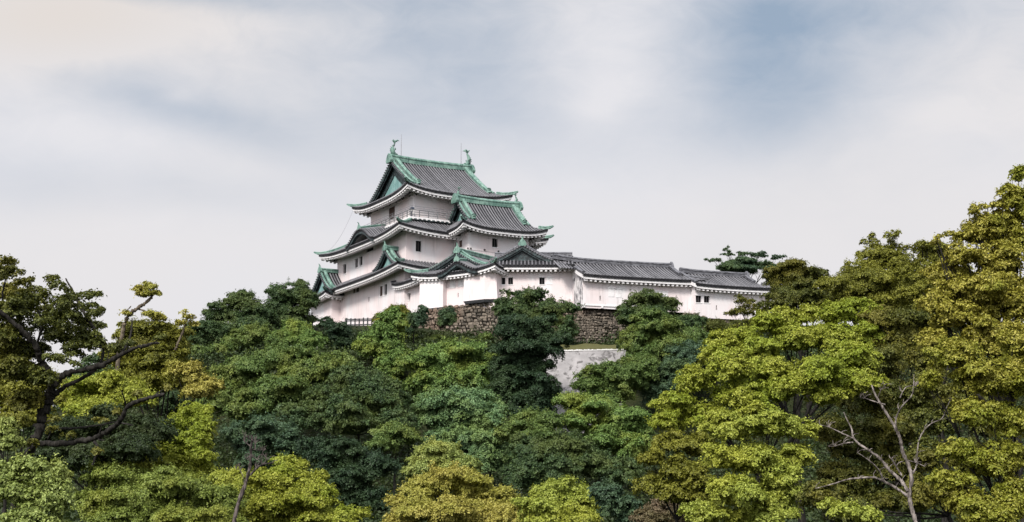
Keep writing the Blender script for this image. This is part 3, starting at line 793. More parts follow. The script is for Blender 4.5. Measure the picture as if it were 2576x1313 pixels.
# ------------------------------------------------------------------ long wing (two lengths)
def long_wing(label, name, px0, Y0, yaw, px1, ymid, ze, D, rise, zb, wins, verge_back, hip_right, A=0.12, depth=None, eav=0.9):
    F = Frame(at(px0, ymid, Y0), yaw); L = F.hit(px1, ymid)[0]
    depth = depth or 2 * (D - eav)
    t = thing(name, F.w(L / 2, 0, zb), label, 'castle wing')
    st = storey(t, F, 0, L, 0, depth, zb, ze + 0.15, {'front': wins})
    pt = newparts(); H = pitch(D, rise, 0.40)
    g = D
    LL = L + 0.35 + (eav if hip_right else 0.5)
    fx0 = -0.35
    sm = (lambda d: -verge_back if d > 2.4 else 0.0)
    gi = 2.2
    sM = (lambda d: LL - min(d, gi)) if hip_right else (lambda d: LL)
    r = RoofSide(F.sub(fx0, -eav, 0), LL, ze, H, D, sm, sM, A, eav)
    r.bed(pt['bed']); r.rows(pt['tile'], 0.42, 0.100); r.eave(pt['eave'], pt['soffit'])
    if verge_back:
        r2 = RoofSide(F.sub(fx0 - verge_back, -eav, 0), verge_back, ze, lambda d: H(d), D, (lambda d: 0.0), (lambda d: verge_back), 0.0, eav)
        # the stretch of roof that runs on behind the gallery's eave, from 2.4 m in
        for i in range(int(verge_back / .36)):
            q = (i + .5) * .36
            rows = [[r2.p(q, d, .02) + F.X * (math.cos(a) * .115) + np.array([0, 0, math.sin(a) * .12]) for a in np.linspace(math.pi, 0, 6)] for d in np.linspace(2.4, D, 5)]
            pt['tile'].grid(rows, flip=True)
    rb = RoofSide(F.sub(fx0 + LL, 2 * D - eav, 180), LL, ze, H, D, (lambda d: min(d, gi)) if hip_right else (lambda d: 0.0), (lambda d: LL), A, eav)
    rb.bed(pt['bed']); rb.rows(pt['tile'], 0.42, 0.100); rb.eave(pt['eave'], pt['soffit'])
    x_end = fx0 + LL - (gi if hip_right else 0.1)
    pt['tridge'].sweep([F.w(q, D - eav, ze + rise - .06 + .12 * ((q - L / 2) / (L / 2)) ** 4) for q in np.linspace(fx0 - verge_back, x_end, 9)], 0.5, 0.62)
    ridge_end(pt['tridge'], F.w(x_end, D - eav, ze + rise - .15), F.X, 0.9)
    if hip_right:
        rr = RoofSide(F.sub(fx0 + LL, -eav, 90), 2 * D, ze, H, gi + .2, (lambda d: d), (lambda d: 2 * D - d), A, eav)
        rr.bed(pt['bed']); rr.rows(pt['tile'], 0.42, 0.100); rr.eave(pt['eave'], pt['soffit'])
        hip_ridge(pt['tridge'], rr, True, gi - .1, .34, .36, .3); hip_ridge(pt['tridge'], rr, False, gi - .1, .34, .36, .3)
        for rs_, fl in ((r, False), (rb, True)):
            pts = [rs_.p(LL - gi - .1 if not fl else gi + .1, d, .05) for d in np.linspace(gi - .2, D, 7)]
            pt['tridge'].sweep(pts, .38, .38)
        pt['eave'].face([F.w(fx0 + LL - gi - .4, y, z) for y, z in ((gi - eav, ze + H(gi) - .1), (2 * D - gi - eav, ze + H(gi) - .1), (D - eav, ze + rise - .2))])
    for qx in ((0.0,) if hip_right else (0.0, L)):
        pt['eave'].face([F.w(qx + 0.0, y, z) for y, z in ((-.1, ze - .1), (2 * D - 2 * eav + .1, ze - .1), (D - eav, ze + rise - .25))])
    # tiled verge on the left end
    pts = [r.p(0.12, d, .03) for d in np.linspace(-.05, 2.6 if verge_back else D, 6)]
    pt['tridge'].sweep(pts, .34, .30)
    bd = [r.p(-0.02, d, -.06) for d in np.linspace(0, 2.6 if verge_back else D, 6)]
    board_strip(pt['eave'], bd, F.X, .12, .42)
    roof_object(t, pt, None)
    return t, F, L
WLW, LF, LL_ = long_wing('longest white wing with grey tile ridge, running right from a dark stained end wall', 'castle_wing', 1466, 174.5, 17.6, 1748, 740, 31.75, 5.0, 2.35, 28.0,
    [(1508.5, 1511.5, 744, 756, 'slit')], 1.9, True)
# dark weathered end wall beside the gallery
mb = MB(); mb.box(LF, -0.02, 0.05, 0.012, 2.9, 28.3, 32.0, 0); o = obj('stained_end_wall', mb, STAINED, WLW); o['label'] = 'dark weathered end wall'
# closed plaster shutters, lintels and the overhanging stone-drop sill
for x0, x1, y0 in ((1530, 1545, 725), (1549, 1564, 727), (1648, 1680, 733)):
    mb = MB()
    a, zt2 = LF.hit(x0, y0); b, _ = LF.hit(x1, y0)
    mb.box(LF, a, b, -0.03, 0.02, zt2 - 1.0, zt2); mb.box(LF, a - .05, b + .05, -0.09, 0.02, zt2 + 0.003, zt2 + 0.09)
    obj('shutter', mb, TRIM, WLW)
mb = MB(); s1 = LF.hit(1562, 775)[0]
mb.box(LF, -0.03, s1, -0.10, 0.03, 28.28, 28.40)
for q in (0.1, s1 * .5, s1 * .92): mb.box(LF, q - .12, q + .12, -0.16, 0.4, 28.06, 28.28)
obj('sill_beam', mb, TRIM, WLW)
WL2, LF2, LL2 = long_wing('short lower white wing with paired dark windows, at the right end beside trees', 'castle_wing', 1749, 177.6, 20.0, 1935, 750, 31.15, 4.2, 2.0, 27.3,
    [(1750.5, 1764.5, 743.5, 761), (1771, 1785, 744.5, 761.5), (1801, 1804, 768, 780, 'slit'), (1860, 1864, 772, 785, 'slit')], 0.0, True)

# ------------------------------------------------------------------ gatehouse with the curved front gable
GF = Frame(at(1067, 760, 183.2), -35.0)
gl = GF.hit(1246, 740)[0]
gate = thing('gabled_gatehouse', GF.w(gl / 2, 0, 29.0), 'white corner gatehouse under a large copper-edged gable with curved eave, above rough stone wall', 'castle gatehouse')
storey(gate, GF, 0, gl, 0, 8.5, 27.8, 33.35, {'front': [(1151.5, 1153.5, 737, 748, 'slit')]})
def bay(x0, x1, dep, zb, zt, right_ret=0.0):
    mb = MB(); F = GF
    # plastered box that leans out towards its foot, open underneath
    lo = [F.w(x0, -dep, zb), F.w(x1, -dep, zb), F.w(x1 + right_ret, 0.1, zb), F.w(x0, 0.1, zb)]
    hi = [F.w(x0, -dep * .98, zt), F.w(x1, -dep * .98, zt), F.w(x1 + right_ret * .8, 0.1, zt), F.w(x0, 0.1, zt)]
    mb.hexa(lo + hi)
    return mb, lo
zbb = GF.hit(1100, 781)[1]
for i, (xa, xb, yb_) in enumerate(((1065, 1124, 777), (1176, 1228, 757))):
    a = GF.hit(xa, 740)[0]; b = GF.hit(xb, 740)[0]; z = GF.hit((xa + xb) / 2, yb_)[1]
    mb, lo = bay(a, b, 0.75, z, 33.2, 1.3 if i else 0.0)
    o = obj('projecting_bay', mb, PLASTER, gate)
    sb = MB(); ce = sum(lo) / 4
    sb.hexa([ce + (p - ce) * 0.9 + np.array([0, 0, -.35]) for p in lo] + [ce + (p - ce) * 1.03 + np.array([0, 0, -.004]) for p in lo]); obj('stone_drop_chute', sb, DKWOOD, o)
# closed shutters on the recessed front
for x0, x1, y0 in ((1132, 1146, 703), (1153, 1168, 699)):
    mb = MB()
    a, zt2 = GF.hit(x0, y0); b, _ = GF.hit(x1, y0)
    mb.box(GF, a, b, -.03, .02, zt2 - 1.1, zt2, 0); mb.box(GF, a - .05, b + .05, -.10, .02, zt2 + .003, zt2 + .11, 1)
    obj('shutter', mb, [TRIM, BAR], gate)
pt = newparts()
zg = 33.0
gx0, gx1 = -1.25, gl + 0.9
cg, zgr = GF.hit(1150, 634, 'y', 0.35)
HG = pitch(1.9, 0.85, 0.42)
SG = hipped(GF, gx0, gx1, -1.3, 9.5, zg, HG, 1.9, 0.60, 1.25)
# front eave is broken in the middle for the curved gable
fr_ = SG['front']; half = 2.35
kx = GF.hit(1152, 690, 'y', -1.3)[0] - gx0
for nm, r in SG.items():
    r.bed(pt['bed']); r.rows(pt['tile']); r.eave(pt['eave'], pt['soffit']); hip_ridge(pt['copper'], r, True, 1.7)
karahafu(fr_.F, kx, half + 0.6, 1.15, -0.28, 1.7, zg + 0.02, pt, slope=0.10, soff=False)
wl_, wr_ = cg - gx0 - 0.55, gx1 - cg - 0.45
gw = (cg - GF.hit(1052, 682, 'y', 0.35)[0], GF.hit(1222, 661, 'y', 0.35)[0] - cg); print('gate gable', gw, cg, gx0, gx1)
gable_roof(GF, cg, 0.35, 8.6, gw, zgr, zg + 0.72, pt['tile'], pt['bed'], pt['dark'], pt['copper'], pt['panel'], ew=1.5)
roof_object(gate, pt, None)
# left return of the gatehouse, up to the keep
BF0 = at(1067, 760, 183.2); CF0 = at(1012, 770, 188.6)
dv = np.array(BF0) - np.array(CF0); yawW = math.degrees(math.atan2(dv[1], dv[0])); WLn = math.hypot(dv[0], dv[1])
WF = Frame(CF0, yawW)
mb = MB(); ws = px_win(WF, [(1026.5, 1032, 738, 755), (1058.5, 1064.5, 726, 744, 'shutter')])
wall_face(mb, WF, WLn, 27.6, 33.5, ws)
mb.box(WF, 0.3, WLn - .2, 0.3, 3.0, 27.6, 33.2)
o = obj('wall', mb, PLASTER, gate); window_parts(WF, ws, o)
pt = newparts()
rW = RoofSide(WF.sub(-1.0, -1.1, 0), WLn + 1.9, zg - 0.05, pitch(2.2, 1.0, 0.42), 2.2, (lambda d: 0.0), (lambda d: WLn + 1.9 - d * .6), 0.35, 1.1)
rW.bed(pt['bed']); rW.rows(pt['tile']); rW.eave(pt['eave'], pt['soffit'])
pt['tridge'].sweep([rW.p(0.1, d, .02) for d in np.linspace(-.05, 2.2, 5)], .32, .3)
roof_object(gate, pt, None)

# ------------------------------------------------------------------ stone walls
def stone_wall(name, label, ptsTop, ptsBot, cell=0.50, thick=0.9):
    """dry fieldstone face: jittered courses of bulging blocks between a top and a bottom polyline"""
    top = [np.array(p) for p in ptsTop]; bot = [np.array(p) for p in ptsBot]
    cenv = sum(top + bot) / (len(top) + len(bot))
    L = sum(np.linalg.norm(b - a) for a, b in zip(top[:-1], top[1:])); Hh = np.linalg.norm(top[0] - bot[0])
    n = max(2, int(L / cell)); m = max(2, int(Hh / (cell * 0.72)))
    def lerp(pl, t):
        k = min(int(t * (len(pl) - 1)), len(pl) - 2); f = t * (len(pl) - 1) - k
        return pl[k] * (1 - f) + pl[k + 1] * f
    def S(u, v): return lerp(bot, min(max(u, 0), 1)) * (1 - v) + lerp(top, min(max(u, 0), 1)) * v
    nrm = np.cross(top[-1] - top[0], top[0] - bot[0]); nrm = nrm / np.linalg.norm(nrm)
    if nrm[1] > 0: nrm = -nrm
    o = MB(); g = MB()
    g.grid([[S(u, v) + nrm * -0.12 for u in np.linspace(0, 1, n + 1)] for v in np.linspace(0, 1, 6)])
    rs_ = random.Random(5)
    for j in range(m):
        off = rs_.uniform(0, 1); cuts = [0.0]
        while cuts[-1] < n: cuts.append(cuts[-1] + rs_.uniform(0.55, 1.7))
        hh = [rs_.uniform(-.28, .28) for _ in range(len(cuts) + 1)]
        for i in range(len(cuts) - 1):
            u0, u1 = (cuts[i] + off - 1) / n, (cuts[i + 1] + off - 1) / n
            if u1 <= 0 or u0 >= 1: continue
            w = u1 - u0; jt = lambda s_: rs_.uniform(-s_, s_)
            v0, v1 = (j + hh[i] * .5) / m, (j + 1 + hh[i + 1] * .5) / m
            q = [(u0 + w * .07, v0 + .06 / m), (u0 + w * .5, v0 + .02 / m), (u1 - w * .07, v0 + .06 / m), (u1 - w * .03, (v0 + v1) / 2), (u1 - w * .1, v1 - .06 / m), (u0 + w * .5, v1 - .02 / m), (u0 + w * .1, v1 - .06 / m), (u0 + w * .03, (v0 + v1) / 2)]
            q = [(a + jt(.10) * w, b + jt(.12) / m) for a, b in q]
            cu = sum(a for a, b in q) / 8; cv = sum(b for a, b in q) / 8
            bul = rs_.uniform(.06, .32); tx, tz = jt(.12), jt(.12)
            base = [S(a, b) - nrm * .2 for a, b in q]
            mid = [S(cu + (a - cu) * .93, cv + (b - cv) * .93) + nrm * (bul * .55) for a, b in q]
            frt = [S(cu + (a - cu) * .62, cv + (b - cv) * .62) + nrm * (bul + tx * (a - cu) / w + tz * (b - cv) * m) for a, b in q]
            o.grid([base, mid, frt], close=True); o.face(frt)
    root = thing(name, cenv, label, 'stone wall')
    obj('stone_face', o, STONE, root); 
    # earth core behind the face
    k = MB(); bk = np.array([0, thick * 3, 0]); bk2 = np.array([0, thick, 0])
    g.grid([[p - nrm * 0.13 for p in top], [p + bk - np.array([0, 0, .02]) for p in top]])
    obj('core', g, STONEGAP, root)
    return root
stone_wall('stone_wall', 'rough brown fieldstone wall beneath the gatehouse and gallery, weeds growing on it',
           [at(1040, 790, 181.2), at(1066, 781, 181.2), at(1125, 772, 180.2), at(1190, 764, 178.8), at(1246, 764, 177.4), at(1345, 765.5, 177.3), at(1444, 762, 177.4)],
           [at(1028, 876, 178.4), at(1066, 876, 178.4), at(1125, 876, 177.4), at(1190, 876, 176.0), at(1246, 876, 174.6), at(1345, 876, 174.5), at(1470, 876, 174.6)])
stone_wall('stone_wall', 'rough reddish fieldstone wall in shade under the overhanging long wing',
           [at(1447, 775, 175.6), at(1500, 777, 176.0), at(1600, 780, 178.2), at(1735, 786, 181.2)],
           [at(1450, 880, 172.9), at(1500, 880, 173.3), at(1600, 880, 175.5), at(1735, 885, 178.5)])
stone_wall('stone_wall', 'low grey fieldstone wall under the paired windows of the short right wing',
           [at(1720, 786, 177.2), at(1850, 795, 180.5), at(1960, 806, 183.5)],
           [at(1715, 860, 175.2), at(1850, 860, 178.5), at(1960, 860, 181.5)])

# dark timber fence at the foot of the keep's left wall
def timber_fence():
    F = Frame(at(872, 812, 187.5), -8); L = F.hit(946, 812)[0]; z0 = F.hit(905, 822)[1]; z1 = F.hit(905, 800)[1]
    t = thing('fence', F.w(L / 2, 0, z0), 'short dark timber fence at the foot of the tall tower, seen above the bushes', 'fence')
    n = 8
    for i in range(n):
        q = L * i / (n - 1); m = MB(); m.box(F, q - .07, q + .07, -.06, .06, z0 - .8, z1 + random.uniform(-.08, .08), 0); obj('post', m, DKWOOD, t)
    for z in (z0 + .25, z0 + .75, z1 - .16):
        m = MB(); m.box(F, -.2, L + .2, -.12, -.062, z - .07, z + .07); obj('rail', m, DKWOOD, t)
timber_fence()

# ------------------------------------------------------------------ terrain
def ground_z(X, Y):
    prof = np.interp(Y, [-50, 70, 95, 120, 140, 148, 153, 157, 166, 174, 178, 184, 240, 280, 400], [0, 0, 1.0, 3.5, 8.5, 10.8, 15.0, 19.4, 21.3, 23.0, 26.0, 27.3, 27.7, 15, 0])
    fx = np.interp(X, [-95, -62, -40, 60, 90, 140], [0.0, 0.25, 1.0, 1.0, 0.45, 0.0])
    return prof * fx
def build_ground():
    mb = MB()
    xs = np.concatenate([[-4000, -900, -300], np.linspace(-140, 160, 101), [320, 900, 4000]])
    ys = np.concatenate([[-600, -100], np.linspace(0, 420, 141), [900, 2500, 6000]])
    r = np.random.default_rng(3)
    rows = []
    for y in ys:
        rows.append([(x, y, float(ground_z(x, y)) + (r.uniform(-.15, .15) if 60 < y < 172 and abs(x) < 140 else 0)) for x in xs])
    mb.grid(rows)
    o = obj('hill', mb, HILLMAT, smooth=True); o['kind'] = 'structure'
build_ground()
# sloping concrete retaining wall low on the hill
def retaining_wall():
    top = [at(1345, 893, 158.3), at(1400, 884, 157.5), at(1470, 882.5, 157.2), at(1540, 881.5, 157.3), at(1575, 881, 157.8)]
    bot = [at(1290, 1090, 150.5), at(1370, 1090, 149.0), at(1440, 1090, 148.6), at(1510, 1090, 148.8), at(1560, 1090, 149.5)]
    root = thing('retaining_wall', (sum(top) + sum(bot)) / 10, 'smooth streaked concrete retaining wall, pale cap stones on top, between dark trees', 'retaining wall')
    mb = MB(); T = np.linspace(0, 1, 33)
    def L(pl, t):
        x = t * (len(pl) - 1); k = min(int(x), len(pl) - 2); return pl[k] * (1 - (x - k)) + pl[k + 1] * (x - k)
    r = np.random.default_rng(9)
    ph = r.uniform(0, 6, 6)
    rows = []
    for v in np.linspace(0, 1, 15):
        row = []
        for t in T:
            p = L(top, t) * (1 - v) + L(bot, t) * v
            fold = 0.30 * math.sin(t * 15 + ph[0] + v * 2.0) * v * (1 - .2 * v) + 0.16 * math.sin(t * 41 + ph[1] - v * 5) * v
            row.append(p + np.array([0, -fold, 0.25 * fold]))
        rows.append(row)
    mb.grid(rows[::-1])
    back = [L(top, t) + np.array([0, 0.9, 0.0]) for t in T]
    mb.grid([rows[0], back]); mb.grid([back, [p - np.array([0, 0, 8]) for p in back]])
    obj('concrete_face', mb, CONCRETE, root, smooth=True)
    cb = MB(); t = 0.16
    while t < 0.94:
        w = random.uniform(0.012, 0.022)
        a, b = L(top, t), L(top, t + w * .9)
        h = random.uniform(.10, .17); dpt = np.array([0, .55, 0]); U = np.array([0, 0, 1.0])
        f = np.array([0, -.08, 0])
        lo = [a + f + U * .01, b + f + U * .01, b + dpt + U * .01, a + dpt + U * .01]
        cb.hexa(lo + [p * .96 + (sum(lo) / 4) * .04 + U * h for p in lo]); t += w
    obj('cap_stone_row', cb, WHITESTONE, root)
retaining_wall()
mb = MB()
r_ = np.random.default_rng(4)
rows = []
for yy in np.linspace(0, 1, 8):
    rows.append([at(1405 + 145 * t, 880 - 14 * yy + 2 * math.sin(t * 9), 158.3 + 7.0 * yy) + np.array([0, 0, .05 * r_.uniform(-1, 1)]) for t in np.linspace(0, 1, 16)])
mb.grid(rows); o = obj('grass_bank', mb, GRASSM); o['kind'] = 'structure'
# ------------------------------------------------------------------ trees
def quads_mesh(name, V, m, parent):
    """V: (n, 4, 3) leaf corners in world space"""
    p = parent
    while p.parent is not None: p = p.parent
    V = V - np.array(p.location)
    n = len(V); me = bpy.data.meshes.new(name)
    me.vertices.add(n * 4); me.vertices.foreach_set('co', V.reshape(-1).astype(np.float32))
    me.loops.add(n * 4); me.loops.foreach_set('vertex_index', np.arange(n * 4, dtype=np.int32))
    me.polygons.add(n); me.polygons.foreach_set('loop_start', np.arange(0, n * 4, 4, dtype=np.int32))
    try: me.polygons.foreach_set('loop_total', np.full(n, 4, dtype=np.int32))
    except Exception: pass
    me.update(calc_edges=True); me.materials.append(m)
    o = bpy.data.objects.new(name, me); COL.objects.link(o); o.parent = parent
    return o
def unit(a): return a / (np.linalg.norm(a, axis=-1, keepdims=True) + 1e-9)

def leaves(P, N, size, g, aspect=0.55, jit=0.45):
    """rhombic folded leaves at points P with rough normals N"""
    n = len(P)
    N = unit(N + g.normal(0, jit, (n, 3)))
    t = g.normal(0, 1, (n, 3)); t[:, 2] -= 0.35
    t = unit(t - (t * N).sum(1, keepdims=True) * N); b = np.cross(N, t)
    s = size * g.uniform(0.65, 1.3, (n, 1))
    fold = 0.12 * s
    base = P - t * s * 0.5; tip = P + t * s * 0.5 - N * fold
    l = P + b * s * aspect * 0.5 + N * fold; r = P - b * s * aspect * 0.5 + N * fold
    return np.stack([base, l, tip, r], 1)

def lobe_leaves(c, rad, size, g, dens=1.0, sparse=False):
    """one clump of a crown: leafy shelves arranged over an uneven ellipsoid, domed on top and open beneath, with feathery shoots"""
    rx, ry, rz = rad
    rm = (rx * ry * rz) ** (1 / 3)
    area = 4 * math.pi * rm * rm * 0.8
    la = size * size * 0.55 * 0.5
    total = int(min(15000, dens * (1.5 if sparse else 2.9) * area / la))
    ns = int(np.clip(area / (0.12 * rm * rm + 8 * la), 9, 95))
    if sparse: ns = int(ns * 0.7)
    d = unit(g.normal(0, 1, (ns * 3, 3))); d = d[d[:, 2] > (-0.4 if sparse else -0.6)][:ns]; ns = len(d)
    R3 = np.array([rx, ry, rz])
    sc = np.array(c) + d * g.uniform(0.60, 1.02, (ns, 1)) * R3
    sr = np.maximum(rm * g.uniform(0.14, 0.36, ns), size * 1.1)
    sn = unit(d * 0.65 + np.array([0, 0, 0.8]) + g.normal(0, .20, (ns, 3)))
    wgt = sr ** 2 / (sr ** 2).sum()
    k = g.choice(ns, int(total * 0.66), p=wgt)
    # domed shelf: radius t, falling away towards its rim
    nk = sn[k]; u = g.normal(0, 1, (len(k), 3)); u = unit(u - (u * nk).sum(1, keepdims=True) * nk)
    t = np.sqrt(g.uniform(0, 1, (len(k), 1))) * g.uniform(.75, 1.18, (len(k), 1))
    P = sc[k] + u * t * sr[k][:, None] + nk * (0.16 - 0.42 * t ** 2.2 + g.normal(0, .085, (len(k), 1))) * sr[k][:, None]
    A = leaves(P, nk + u * t * .55, size, g, jit=0.42)
    nsh = max(4, int(ns * 0.8)); j = g.integers(0, ns, nsh)
    sd_ = unit(d[j] + np.array([0, 0, .35]) + g.normal(0, .35, (nsh, 3))); ln = rm * g.uniform(.16, .42, nsh)
    q = g.integers(0, nsh, int(total * 0.12)); tt = g.uniform(0, 1, (len(q), 1))
    Ps = sc[j][q] + sd_[q] * ln[q][:, None] * tt + g.normal(0, 1, (len(q), 3)) * (size * .5 + rm * .04 * (1 - tt))
    C = leaves(Ps, sd_[q] * .4 + np.array([0, 0, .7]), size * .9, g, jit=.6)
    m = int(total * (0.06 if sparse else 0.30))       # leaves inside the clump
    w = unit(g.normal(0, 1, (m, 3))) * (g.uniform(0, 1, (m, 1)) ** 0.5) * 0.62
    Bp = np.array(c) + w * R3; Bp[:, 2] -= 0.12 * rz
    B = leaves(Bp, w + np.array([0, 0, .2]), size * 1.3, g, jit=0.9)
    return np.concatenate([A, B, C])

def ragged(c, rad, size, g, dens, sp):
    """a clump with smaller clumps budding from it, so that its outline is uneven"""
    rad = np.array(rad); rm = float(np.prod(rad)) ** (1 / 3)
    out = [lobe_leaves(c, rad * (0.62 if sp else 0.86), size, g, dens * .85, sp)]
    n = int(np.clip(rm / (size * 2.2), 3, 9))
    for _ in range(n):
        d = unit(g.normal(0, 1, (1, 3)))[0]; d[2] = abs(d[2]) * .9 - 0.25; d[1] -= .25
        d = d / np.linalg.norm(d)
        q = g.uniform(0.24, 0.46)
        cc = np.array(c) + d * rad * g.uniform(.62, .95)
        out.append(lobe_leaves(cc, np.maximum(rad * q * np.array([1.1, 1.1, .8]), size * 1.2), size, g, dens, sp))
    return np.concatenate(out)

def branch_path(a, b, g, wob=0.08, n=7, sag=0.0):
    a, b = np.array(a, float), np.array(b, float); L = np.linalg.norm(b - a)
    off = np.cumsum(g.normal(0, wob * L / n, (n, 3)), 0); off -= np.linspace(0, 1, n)[:, None] * off[-1]; off[0] = 0
    t = np.linspace(0, 1, n)[:, None]
    return a + (b - a) * t + off + np.array([0, 0, -1.0]) * sag * L * 4 * t * (1 - t)

TREES = []
LEAFK = 0.60
def tree(name, cat, label, Y, kind, size, lobes, group=None, depth=0.8, dens=1.0, seed=0, trunk_px=None, bark=None, rtrunk=None, limbs=True, flat=1.0):
    """lobes: (x, y, rx, ry[, dY[, 's']]) in photo pixels at distance Y; the crown hangs on a trunk that stands on the hill"""
    g = np.random.default_rng(seed * 101 + int(Y * 7) + len(lobes) * 13)
    k = ppm(Y); size = size * LEAFK
    ymin = min(l[1] for l in lobes); ymax = max(l[1] for l in lobes); H = max(1, ymax - ymin)
    wid = max(l[0] + l[2] for l in lobes) - min(l[0] - l[2] for l in lobes)
    dep = depth * wid / k * 0.5
    cs = []
    for l in lobes:
        dY = l[4] if len(l) > 4 and l[4] is not None else -dep * 0.55 * (l[1] - ymin) / H + g.uniform(-.25, .25) * dep
        Yl = Y + dY; c = at(l[0], l[1], Yl); kk = ppm(Yl)
        rad = (l[2] / kk * 1.02, max(l[2], l[3]) / kk * 0.95, l[3] / kk * (1.02 if len(l) > 5 else 1.10))
        cs.append((c, rad, len(l) > 5 and l[5] == 's'))
    mean = sum(c for c, _, _ in cs) / len(cs)
    if trunk_px is None: bx, by = mean[0], Y + 0.2
    else: bx, by = at(trunk_px, 1000, Y)[0], Y + 0.2
    bz = float(ground_z(bx, by)) - 0.2
    base = np.array([bx, by, bz])
    root = thing(name, base, label, cat, group)
    V = np.concatenate([ragged(c, r, size, g, dens, sp) for c, r, sp in cs])
    quads_mesh('crown', V, LEAF[kind], root)
    mb = MB()
    top = mean + np.array([0, 0.2 * dep, 0.0])
    Ht = max(top[2] - bz, 0.8)
    r0 = rtrunk or 0.016 * Ht + 0.05
    fork = base + (top - base) * 0.55
    tp = branch_path(base, fork, g, 0.10, 7)
    mb.tube(tp, np.linspace(r0, r0 * 0.62, len(tp)), 8)
    if limbs:
        for c, r, sp in cs:
            bp = branch_path(fork, c + np.array([0, 0, .1 * r[2]]), g, 0.12, 6, 0.03)
            mb.tube(bp, np.linspace(r0 * 0.40, r0 * 0.05, len(bp)), 6)
            for _ in range(3 if sp else 2):
                q = c + unit(g.normal(0, 1, (1, 3)))[0] * np.array(r) * 0.8
                b2 = branch_path(bp[3], q, g, 0.12, 5)
                mb.tube(b2, np.linspace(r0 * 0.16, r0 * 0.025, len(b2)), 5)
    obj('trunk', mb, bark or BARK, root, smooth=True)
    return root

